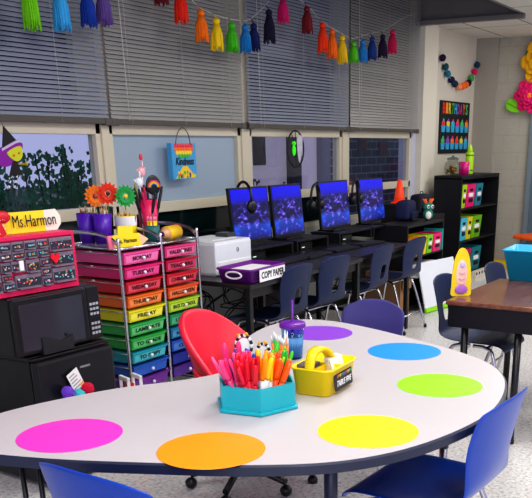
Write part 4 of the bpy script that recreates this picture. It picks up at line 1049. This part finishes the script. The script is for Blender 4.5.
# ------------------------------------------------------------------ tall bookcase
t = thing('tall_bookcase', 'tall black bookcase with three shelves of coloured bins', 'bookcase', (9.66, 3.645, 0))
w, d, h = .63, .165, 1.17
for s in (-1, 1):
    b = MB(); b.box(s*(w-.012)-.012, s*(w-.012)+.012, -d, d, 0, h-.025); b.build('side_panel', M_blackmatte, t)
b = MB(); b.box(-w, w, -d, d, h-.04, h, bev=.003); b.build('top', M_blackmatte, t)
b = MB(); b.box(-w+.024, w-.024, d-.012, d, 0, h-.04); b.build('back_panel', M_blackmatte, t)
for z in (.06, .44, .80):
    b = MB(); b.box(-w+.024, w-.024, -d+.005, d-.012, z, z+.022); b.build('shelf', M_blackmatte, t)
b = MB(); b.box(-w+.024, w-.024, -d+.03, -d+.04, 0, .06); b.build('kick_plate', M_blackmatte, t)
GB = 'magazine bins in the tall bookcase'
for (z, items) in ((.823, ((9.17, .13, (170, 214, 30), 'lime bin on the top shelf of the tall bookcase'), (9.38, .27, (232, 16, 120), 'hot pink bin on the top shelf of the tall bookcase'), (9.65, .22, (24, 130, 150), 'teal bin on the top shelf of the tall bookcase'))),
                   (.463, ((9.20, .20, (60, 190, 214), 'sky blue bin on the middle shelf of the tall bookcase'), (9.39, .15, (224, 208, 30), 'yellow bin on the middle shelf of the tall bookcase'), (9.63, .30, (110, 180, 26), 'green bin on the middle shelf of the tall bookcase'))),
                   (.083, ((9.15, .12, (120, 200, 30), 'lime bin on the bottom shelf of the tall bookcase'), (9.35, .24, (196, 14, 100), 'crimson pink bin on the bottom shelf of the tall bookcase'), (9.66, .32, (20, 128, 138), 'teal bin on the bottom shelf of the tall bookcase')))):
    for (x, wd, c, lab) in items:
        bin_thing('magazine_bin', lab, GB, x, 3.63, z, wd, .25 if z > .4 else .27, .26, c, lean=.03)
b = MB(); b.box(-.28, .28, -.03, .03, 0, .10, mat('white_border_roll', (220, 214, 200), .7, noise=.3, scale=40))
for k in range(6): b.box(-.26+k*.09, -.22+k*.09, -.031, -.029, .06, .09, M_ink)
tag(b.build('border_box', None, None, (9.62, 3.40, 0)), 'white box with a dark dotted strip at the foot of the tall bookcase', 'box')
# on top
t = thing('snack_jar', 'round glass jar of golden snacks on the tall bookcase', 'jar', (9.19, 3.66, 1.1705))
b = MB(); b.lathe([(.06, .001), (.085, .02), (.095, .07), (.085, .13), (.06, .15), (.06, .165)], None, 24, cap=False); b.build('jar_body', glass_mat('jar_glass', (225, 228, 225), .10), t)
b = MB()
for k in range(34):
    a = random.uniform(0, 2*PI); q = random.uniform(0, .068); b.ball((q*math.cos(a), q*math.sin(a), .02+random.random()*.075), .016, None, 8, 6, sc=(1, 1, .7))
o = b.build('snacks', mat('golden_snack', (176, 128, 52), .7, noise=.3), t); o['kind'] = 'stuff'
b = MB(); b.lathe([(.064, .165), (.066, .18), (.04, .19), (.015, .195), (.015, .21), (0, .212)], None, 20); b.build('lid', glass_mat('jar_lid_glass', (200, 205, 205), .12), t)
t = thing('mug', 'magenta and white mug between the jar and the crayon', 'mug', (9.44, 3.62, 1.1705))
b = MB(); b.lathe([(.055, .001), (.06, .14), (.054, .14), (.05, .01)], None, 24); b.build('mug_body', mk((216, 26, 130)), t)
b = MB(); b.tube([(.058, 0, .11), (.09, 0, .10), (.09, 0, .05), (.056, 0, .035)], .008, seg=8); b.build('handle', M_paper, t)
b = MB(); b.ball((.035, -.04, .07), .03, None, 10, 8, sc=(.8, .5, 1.5)); b.build('white_patch', M_paper, t)
t = thing('crayon_bank', 'giant lime green crayon standing on the tall bookcase', 'crayon', (9.66, 3.64, 1.1705))
m_l = mk((176, 226, 30))
b = MB(); b.lathe([(.045, .001), (.047, .01), (.047, .235), (.045, .24)], None, 24); b.build('body', m_l, t)
b = MB(); b.lathe([(.030, .24), (.030, .262), (.016, .32), (0, .325)], None, 20); b.build('tip', m_l, t)
b = MB(); b.lathe([(.0478, .035), (.0478, .05)], mk((90, 130, 20)), 24, cap=False); b.lathe([(.0478, .20), (.0478, .215)], mk((90, 130, 20)), 24, cap=False); b.build('stripes', None, t)

# poster, pompoms
t = thing('birthday_poster', 'black BIRTHDAYS poster with two rows of cupcakes', 'poster', (10.02, 3.992, 1.395))
b = MB(); b.box(-.47, .47, -.006, .004, 0, .575); b.build('sheet', mat('black_card', (24, 24, 28), .7), t)
cols = [(236, 40, 60), (250, 150, 20), (240, 220, 40), (70, 190, 70), (60, 190, 220), (150, 70, 200), (236, 40, 140), (250, 120, 30), (60, 200, 120)]
for k, ch in enumerate('BIRTHDAYS'): text('lettering', ch, .16, mk(cols[k]), t, (-.365+k*.091, -.0075, .49), bold=.004, width=.072)
for row, z in enumerate((.235, .045)):
    for k in range(6):
        x = -.37+k*.148; b = MB(); m_w = mk((40, 172, 220)); m_f = mk(cols[(k*2+row*3) % 9])
        b.prism([(x-.045, z), (x+.045, z), (x+.06, z+.075), (x-.06, z+.075)], 0, .006, m_w, Matrix.Translation((0, -.006, 0)) @ Matrix.Rotation(R(90), 4, 'X'))
        b.ball((x, -.010, z+.095), .055, m_f, 14, 8, sc=(1, .12, .62)); b.ball((x, -.012, z+.13), .02, mk(cols[(k+4) % 9]), 8, 6, sc=(1, .3, 1)); b.build('cupcake', None, t)
t = thing('pompom_garland', 'draped garland of multicoloured pompoms above the BIRTHDAYS poster', 'garland', (10.05, 3.96, 2.13))
pp = [(9.495, 2.399, (36, 20, 66)), (9.593, 2.314, (20, 84, 96)), (9.66, 2.247, (40, 120, 150)), (9.789, 2.192, (24, 26, 78)), (9.90, 2.156, (16, 62, 76)), (10.03, 2.131, (250, 150, 110)), (10.15, 2.142, (255, 120, 30)), (10.25, 2.165, (250, 110, 40)), (10.336, 2.19, (30, 24, 40)), (10.42, 2.25, (70, 170, 90)), (10.52, 2.325, (222, 30, 110)), (10.60, 2.405, (24, 66, 90))]
b = MB(); b.tube(smooth_open([(x-10.05, 0, z-2.13) for x, z, c in pp], 3), .002, seg=5); b.build('string', M_cord, t)
for x, z, c in pp:
    b = MB(); b.ball((x-10.05, 0, z-2.13), .038, None, 14, 10, fuzz=.08); b.build('pompom', mat('pompom_yarn', c, .95), t)

# giant paper flowers on the end wall
def paper_flower(y, z, r, c, label, cc=(240, 130, 20), layers=4, x=XB-.03):
    t = thing('paper_flower', label, 'flower', (x, y, z), 0, 'giant paper flowers on the end wall')
    for L in range(layers):
        b = MB(); n_ = 7-L//2; rr = r*(1-.2*L); off = L*.42
        for k in range(n_):
            a = 2*PI*k/n_+off; da = PI/n_*1.22; G_ = 5
            grid = []
            for i in range(G_+1):
                f = i/G_; wdt = da*math.sin(PI*min(1, .25+.62*f))**.7
                row = []
                for j in range(5):
                    u = -1+j*.5; q = rr*(.1+.9*f)*(1-.12*abs(u)**2*f)
                    lift = .02+.055*L*(r/.25)*.5+.10*f*f*(r/.25)*(1.1-.22*L)*.55+(-.02*f*(1-abs(u)))
                    if i == G_: lift -= .01
                    row.append(b.bm.verts.new((-lift, q*math.cos(a+u*wdt), q*math.sin(a+u*wdt))))
                grid.append(row)
            for i in range(G_):
                for j in range(4): b.face([grid[i][j], grid[i][j+1], grid[i+1][j+1], grid[i+1][j]], None, True)
        b.build('petal_layer', mat('flower_paper', c, .75, noise=.12, scale=9), t, solid=.003)
    b = MB(); b.ball((-.09*(r/.25), 0, 0), r*.17, None, 12, 8, fuzz=.22); b.build('flower_centre', mk(cc), t)
paper_flower(3.15, 2.41, .27, (250, 184, 16), 'giant golden yellow paper flower near the ceiling', (240, 160, 20))
paper_flower(3.275, 2.045, .205, (236, 20, 116), 'giant hot pink paper flower below the yellow one')
t = thing('paper_leaf', 'lime green paper leaf beside the pink paper flower', 'leaf', (XB-.02, 3.47, 1.93))
b = MB(); b.face([b.bm.verts.new((-.02-.02*abs(math.sin(a)), .10*math.cos(a)*1.2+.0, .06*math.sin(a)*(1.1+.3*math.cos(a)))) for a in [2*PI*k/20 for k in range(20)]]); b.build('leaf_blade', mk((130, 214, 40)), t, solid=.004, rot=(R(25), 0, 0))
b = MB(); b.tube([(-.043, .10, 0), (-.043, -.10, 0)], .003, seg=5); b.build('midrib', mk((80, 160, 30)), t, rot=(R(25), 0, 0))
t = thing('paper_leaf', 'dark green paper leaf above the golden flower', 'leaf', (XB-.02, 3.31, 2.53))
b = MB(); b.face([b.bm.verts.new((-.02, .08*math.cos(a), .045*math.sin(a))) for a in [2*PI*k/16 for k in range(16)]]); b.build('leaf_blade', mk((70, 130, 40)), t, solid=.004, rot=(R(-40), 0, 0))

# door at the right
b = MB(); b.box(XB-.04, XB+.0, 2.25, 3.19, 0, 2.03, bev=.004)
dr = struct(b.build('door_1', mat('slate_blue_door', (96, 118, 132), .5)))
b = MB(); b.box(XB-.055, XB, 3.19, 3.25, 0, 2.08); b.box(XB-.055, XB, 2.19, 2.25, 0, 2.08); b.box(XB-.055, XB, 2.19, 3.25, 2.03, 2.08); struct(b.build('trim_door', mat('door_trim', (120, 136, 146), .5)))
b = MB(); b.tube([(XB-.04, 2.35, 1.0), (XB-.09, 2.35, 1.0), (XB-.09, 2.45, 1.0)], .01, seg=8); b.build('door_handle', M_chrome, dr)
t = thing('stacking_chair', 'orange plastic chair back standing by the slate blue door', 'chair', (10.35, 2.98, 0), R(60))
b = MB(); chair_shell([(y, z, hw, cu) for y, z, hw, cu in SCH]).build('seat_shell', mat('orange_plastic', (246, 100, 24), .4), t, solid=.01, subsurf=1)
for sx in (-.18, .18):
    for sy in (-.22, .2):
        b = MB(); b.tube([(sx*.85, sy*.4, .42), (sx, sy, 0.005)], .011, seg=8); b.build('leg', M_chrome, t)
t = thing('storage_tray', 'yellow tray on the floor beside the tall bookcase', 'tray', (10.50, 3.50, 0))
b = MB(); b.box(-.10, .14, -.2, .12, 0, .03, bev=.006); b.box(-.10, -.09, -.2, .12, .03, .085); b.box(.13, .14, -.2, .12, .03, .085); b.box(-.09, .13, -.2, -.19, .03, .085); b.box(-.09, .13, .11, .12, .03, .085); b.build('tray_body', M_yellow, t)
b = MB(); b.box(-.105, .145, -.207, -.2, .07, .09, bev=.003); b.build('rim', M_yellow, t)

# ------------------------------------------------------------------ wood desk, bin, cutout
t = thing('student_desk', 'wood-topped student desk with a black book box beneath', 'desk', (4.47, 1.37, 0))
w, d = .43, .245
b = MB(); b.box(-w, w, -d, d, .715, .74, bev=.008); b.build('desktop', wood_mat('brown_wood_laminate', (96, 56, 44), (132, 86, 66), .16), t)
b = MB(); b.box(-w+.012, w-.012, -d+.012, d-.012, .60, .715, bev=.004); b.build('book_box', mat('black_steel', (22, 21, 26), .32), t)
for sx in (-1, 1):
    for sy in (-1, 1):
        b = MB(); b.tube([(sx*(w-.045), sy*(d-.10), .60), (sx*(w-.045), sy*(d-.10), .012)], .019, M_black, 12); b.lathe([(.022, 0), (.022, .018)], M_black, 12, c=(sx*(w-.045), sy*(d-.10))); b.build('leg', None, t)
t = thing('storage_bin', 'turquoise blue storage bin on the wood desk', 'bin', (4.86, 1.32, .7405), R(4))
m_cy = mat('cyan_plastic', (16, 168, 216), .35, noise=.03)
b = MB(); loft(b, [(rrect(.12, .17, .012), .001), (rrect(.155, .205, .015), .17), (rrect(.163, .213, .016), .172), (rrect(.163, .213, .016), .180), (rrect(.150, .200, .012), .180), (rrect(.114, .164, .01), .006)], None, True, True)
t.location = (4.98, 1.38, .7405)
b.build('bin_body', m_cy, t)
b = MB(); b.tube([(-.152-.004, -.02+.045*math.cos(a), .135+.014*math.sin(a)) for a in [2*PI*i/16 for i in range(16)]], .004, closed=True, seg=6); b.build('grip', m_cy, t)

t = thing('cutout_figure', 'yellow oval cutout with a pale pink patch standing on the desk corner', 'cutout', (4.19, 1.59, .741), R(-50)); t.scale = (.86, 1, 1)
Mx = Matrix.Rotation(R(90), 4, 'X')
prof_ = smooth_closed([(-.055, 0), (-.062, .06), (-.058, .14), (-.045, .20), (-.018, .245), (.018, .245), (.045, .20), (.060, .12), (.064, .05), (.055, 0)], 5)
b = MB(); b.prism([(x, max(0, y)) for x, y in prof_], -.003, .003, mat('golden_paper', (246, 212, 30), .6, noise=.2, scale=30), Mx); b.build('hair_shape', None, t)
b = MB()
for (z, rx, rz_, c) in ((.115, .036, .075, (240, 200, 190)),): b.ball((0, -.004, z), 1, mk(c), 20, 12, sc=(rx, .003, rz_))
b.build('pink_patch', None, t)
b = MB(); b.ball((.002, -.008, .165), .016, mk((200, 190, 226)), 12, 8, sc=(1, .2, 1)); b.build('lilac_spot', None, t)
b = MB()
for z in (.125, .095, .07): b.tube([(.018*math.cos(a), -.0085, z+.009*math.sin(a)) for a in [PI+PI*i/8 for i in range(9)]], .0018, mk((214, 120, 140)), 5)
b.build('curved_lines', None, t)
b = MB(); b.ball((0, -.006, .035), 1, mk((170, 110, 196)), 16, 10, sc=(.042, .005, .026)); b.build('purple_base', None, t)

# ------------------------------------------------------------------ window hangings
t = thing('gift_bag', 'light blue gift bag with rainbow scallops hanging on the window', 'bag', (4.84, 3.955, 1.27))
b = MB(); m_bb = mat('light_blue_bag', (78, 168, 220), .6)
b.box(-.13, .13, -.02, .02, 0, .235, m_bb); b.build('bag_body', None, t)
b = MB()
for r_, (c, n_) in enumerate((((236, 60, 80), 7), ((250, 120, 40), 7), ((250, 220, 40), 6), ((70, 190, 70), 4))):
    for k in range(n_): b.ball((-.098+(7-n_)*.0145+k*.029+.01, -.021, .218-r_*.022), .0165, mk(c), 10, 6, sc=(1, .15, 1))
b.build('scallops', None, t)
text('lettering', 'Kindness', .068, M_ink, t, (.0, -.0225, .115), bold=.0015, width=.20, shear=.25)
b = MB()
for k in range(16):
    x = random.uniform(-.10, .11); z = random.uniform(.012, .06)
    if abs(x) > .03 and z > .045: z = .03
    b.ball((x, -.021, z), .011, mk(random.choice([(250, 160, 30), (230, 60, 60), (80, 190, 80), (250, 220, 40), (60, 60, 150)])), 8, 6, sc=(1, .2, 1.2))
b.prism([(-.10, .005), (.12, .005), (.03, .085), (-.02, .085)], .0201, .0205, mk((250, 210, 60)), Matrix.Rotation(R(90), 4, 'X')); b.build('flower_print', None, t)
b = MB(); b.tube(smooth_open([(-.09, -.022, .225), (-.06, -.024, .30), (0, -.02, .335), (.05, -.024, .30), (.075, -.022, .225)], 5), .003, seg=6); b.build('handle', mat('brown_ribbon', (96, 70, 60), .7), t)

t = thing('witch_decoration', 'green-faced paper witch with black hat hanging on the window', 'decoration', (3.335, 3.90, 1.42)); t.scale = (.74, .8, .74)
Mx = Matrix.Rotation(R(90), 4, 'X')
b = MB(); b.prism([(-.085, .085), (.045, .135), (-.052, .23)], -.004, .004, None, Mx); b.build('hat', M_ink, t)
b = MB(); b.prism([(-.10, .06), (.075, .130), (.078, .145), (-.098, .078)], .004, .010, None, Mx); b.build('hat_brim', mat('lilac_band', (210, 190, 226), .7), t)
b = MB(); b.prism(smooth_closed([(-.13, .07), (-.14, -.03), (-.05, -.045), (.06, .02), (.10, .11), (.03, .11)], 4), -.004, .003, None, Mx); b.build('hair', mk((140, 20, 160)), t)
b = MB(); b.prism(smooth_closed([(-.055, .05), (.07, .095), (.082, .03), (.04, -.01), (-.01, .0)], 4), .003, .009, None, Mx); f_ = b.build('face', mk((206, 214, 30)), t)
b = MB(); b.ball((.0, -.011, .03), .009); b.ball((.05, -.011, .045), .009); b.build('cheeks', mk((240, 130, 40)), f_)
b = MB(); b.prism([(-.01, -.01), (.035, -.01), (.055, -.11), (-.06, -.12)], -.003, .005, None, Mx); b.build('dress', M_ink, t)
b = MB(); b.tube([(.03, 0, -.03), (.10, -.004, -.035)], .006, seg=6); b.ball((.115, 0, -.032), .014, None, 8, 6); b.build('arm', mk((190, 170, 50)), t)
for q, s in enumerate((-.035, .015)):
    b = MB()
    for k in range(6): b.tube([(s-k*.008, 0, -.11-k*.018), (s-(k+1)*.008, 0, -.11-(k+1)*.018)], .006, M_ink if k % 2 else M_paper, 6)
    b.build('stocking', None, t)
b = MB(); b.tube([(-.052, 0, .225), (-.06, .02, .29)], .0015, seg=4); b.build('thread', M_ink, t)

t = thing('spider_web_decoration', 'black web ring with a lime green spider hanging on the window', 'decoration', (6.29, 3.92, 1.46))
b = MB(); b.tube([(.13*math.cos(a), 0, .145*math.sin(a)) for a in [2*PI*i/20 for i in range(20)]], .006, closed=True, seg=6)
for k in range(6): a = PI*k/6; b.tube([(.13*math.cos(a), 0, .145*math.sin(a)), (-.13*math.cos(a), 0, -.145*math.sin(a))], .003, seg=5)
b.build('web', M_ink, t)
b = MB(); b.prism(smooth_closed([(.02, .10), (.10, .09), (.08, -.04), (.05, -.11), (.02, -.02)], 4), .003, .007, None, Mx); b.build('pale_panel', mat('pale_lace', (196, 194, 206), .8, noise=.3, scale=40), t)
b = MB(); b.ball((-.045, -.012, -.01), .026, None, 12, 8, sc=(.9, .5, 1.7)); b.ball((-.045, -.012, .045), .018, None)
b.build('spider', mat('lime_glow_plastic', (60, 236, 20), .5, emit=.3), t)

# ------------------------------------------------------------------ tassel garland
YT = 3.72
def onY(X, Z, Y0=3.9, Y1=YT):   # same bearing, nearer plane
    k = Y1/Y0; return X*k, 1.5+(Z-1.5)*k
# (x at Y=3.9, top z, bottom z, colour, colour name)
import collections
TL = [(3.58, 2.40, 2.085, (120, 206, 20), 'lime green tassel hanging first on the garland, above the leafy window'),
      (3.80, 2.38, 2.100, (60, 170, 230), 'sky blue tassel between the lime and royal blue ones'),
      (4.01, 2.38, 2.140, (10, 60, 160), 'royal blue tassel next to the violet one'),
      (4.14, 2.40, 2.165, (104, 78, 150), 'violet tassel next to the royal blue one'),
      (4.67, 2.52, 2.335, (110, 16, 30), 'dark red tassel before the gap after the violet one'),
      (4.86, 2.50, 2.250, (226, 40, 14), 'scarlet tassel between the dark red and orange ones'),
      (5.07, 2.382, 2.160, (250, 122, 10), 'orange tassel between the scarlet and yellow ones'),
      (5.24, 2.350, 2.120, (246, 206, 20), 'yellow tassel above the blue-grey pane'),
      (5.42, 2.340, 2.125, (70, 190, 30), 'grass green tassel beside the yellow one'),
      (5.59, 2.345, 2.135, (24, 128, 200), 'bright blue tassel beside the grass green one'),
      (5.70, 2.365, 2.155, (14, 30, 90), 'navy tassel touching the bright blue one'),
      (5.91, 2.480, 2.230, (20, 14, 50), 'near-black tassel below the first magenta one'),
      (6.11, 2.600, 2.385, (206, 20, 110), 'magenta tassel at the high point of the garland'),
      (6.47, 2.570, 2.350, (124, 20, 34), 'maroon tassel alone after the magenta one'),
      (6.72, 2.480, 2.225, (246, 60, 10), 'vermilion tassel starting the last swag'),
      (6.88, 2.445, 2.195, (250, 110, 10), 'bright orange tassel touching the vermilion one'),
      (7.06, 2.415, 2.170, (240, 200, 30), 'golden yellow tassel in the last swag'),
      (7.27, 2.385, 2.190, (90, 190, 30), 'leaf green tassel in the last swag'),
      (7.45, 2.415, 2.205, (36, 130, 200), 'azure tassel in the last swag'),
      (7.64, 2.460, 2.240, (26, 60, 130), 'dark blue tassel in the last swag'),
      (7.86, 2.500, 2.275, (40, 20, 60), 'dark plum tassel in the last swag'),
      (8.07, 2.560, 2.330, (206, 20, 90), 'raspberry tassel ending the garland near the column')]
string_pts = []
for (X, zt, zb, c, lab) in TL:
    x, z1 = onY(X, zt); _, z0 = onY(X, zb); L = z1-z0
    string_pts.append((x, YT+.03, z1))
    t = thing('yarn_tassel', lab, 'tassel', (x, YT, z1), R(random.uniform(-20, 20)), 'tassels strung across the window blinds')
    m_ = mat('yarn', c, .85, noise=.18, scale=70)
    b = MB(); b.tube([(0, .028, .004), (0, .01, -.015), (0, 0, -.035)], .003, seg=5); b.build('loop', m_, t)
    b = MB(); b.lathe([(.006, -.025), (.022, -.035), (.026, -.05), (.020, -.062)], None, 12); b.lathe([(.0175, -.058), (.0185, -.064), (.0175, -.070)], m_, 12); b.build('head', m_, t)
    b = MB()
    b.lathe([(.020, -.064), (.036, -L*.5), (.039, -L*.86), (.034, -L*.93)], m_, 12)
    for k in range(34):
        a = random.uniform(0, 2*PI); q = random.uniform(.4, 1)
        e = .035+random.random()*.010
        b.tube([(.014*q*math.cos(a), .014*q*math.sin(a), -.062), (.037*math.cos(a), .037*math.sin(a), -L*.55), (e*math.cos(a+.1), e*math.sin(a+.1), -L*random.uniform(.95, 1.05))], .0036, m_, 5)
    b.build('fringe', None, t)
b = MB(); pts = [(2.9, YT+.03, 2.36)]+string_pts+[(8.0, YT+.03, 2.62), (8.35, YT+.05, 2.70)]
b.tube(smooth_open(pts, 4), .0022, seg=5)
tag(b.build('garland_string', M_cord), 'thin white string holding the coloured tassels across the blinds', 'string')

# ------------------------------------------------------------------ lights
def area(name, loc, sx, sy, power, color=(1, 1, 1), rot=(0, 0, 0)):
    l = bpy.data.lights.new(name, 'AREA'); l.shape = 'RECTANGLE'; l.size = sx; l.size_y = sy; l.energy = power; l.color = color
    o = bpy.data.objects.new(name, l); COL.objects.link(o); o.location = loc; o.rotation_euler = rot; return o
for i, (x, y) in enumerate(((1.2, 0.9), (3.6, 1.6), (3.6, -.9), (6.2, 1.6), (6.2, -.9), (8.8, 1.0), (9.6, 2.6), (0.2, -1.2))):
    area('ceiling_panel_light', (x, y, 2.685), 1.2, .6, 30 if x < 9 else 12, (1, .975, .94))
area('room_bounce_light', (-2.0, -1.5, 1.9), 2.5, 2.0, 50, (1, .97, .95), (R(80), 0, R(-58)))
wd = bpy.data.worlds.new('sky'); bpy.context.scene.world = wd; wd.use_nodes = True
bg = wd.node_tree.nodes['Background']; bg.inputs[0].default_value = lin((196, 194, 232))+(1,); bg.inputs[1].default_value = .92
sc = bpy.context.scene
sc.view_settings.view_transform = 'Standard'; sc.view_settings.look = 'Medium High Contrast'; sc.view_settings.exposure = 0.12

# ------------------------------------------------------------------ camera (tilted down, frame cropped above the optical axis)
W, Hh = 532.0, 498.0
F, PX, PY, HOR = 824.0, 340.0, 461.0, 144.0
pitch = math.atan((PY-HOR)/F); yaw = R(29.05)
cam = bpy.data.cameras.new('camera'); co = bpy.data.objects.new('camera', cam); COL.objects.link(co)
cam.sensor_fit = 'HORIZONTAL'; cam.sensor_width = 36.0; cam.lens = F/W*36.0
cam.shift_x = -(PX-W/2)/W; cam.shift_y = (PY-Hh/2)/W
co.location = (0, 0, 1.5); co.rotation_euler = (PI/2-pitch, 0, yaw-PI/2)
cam.clip_start = .05; cam.clip_end = 100
sc.camera = co
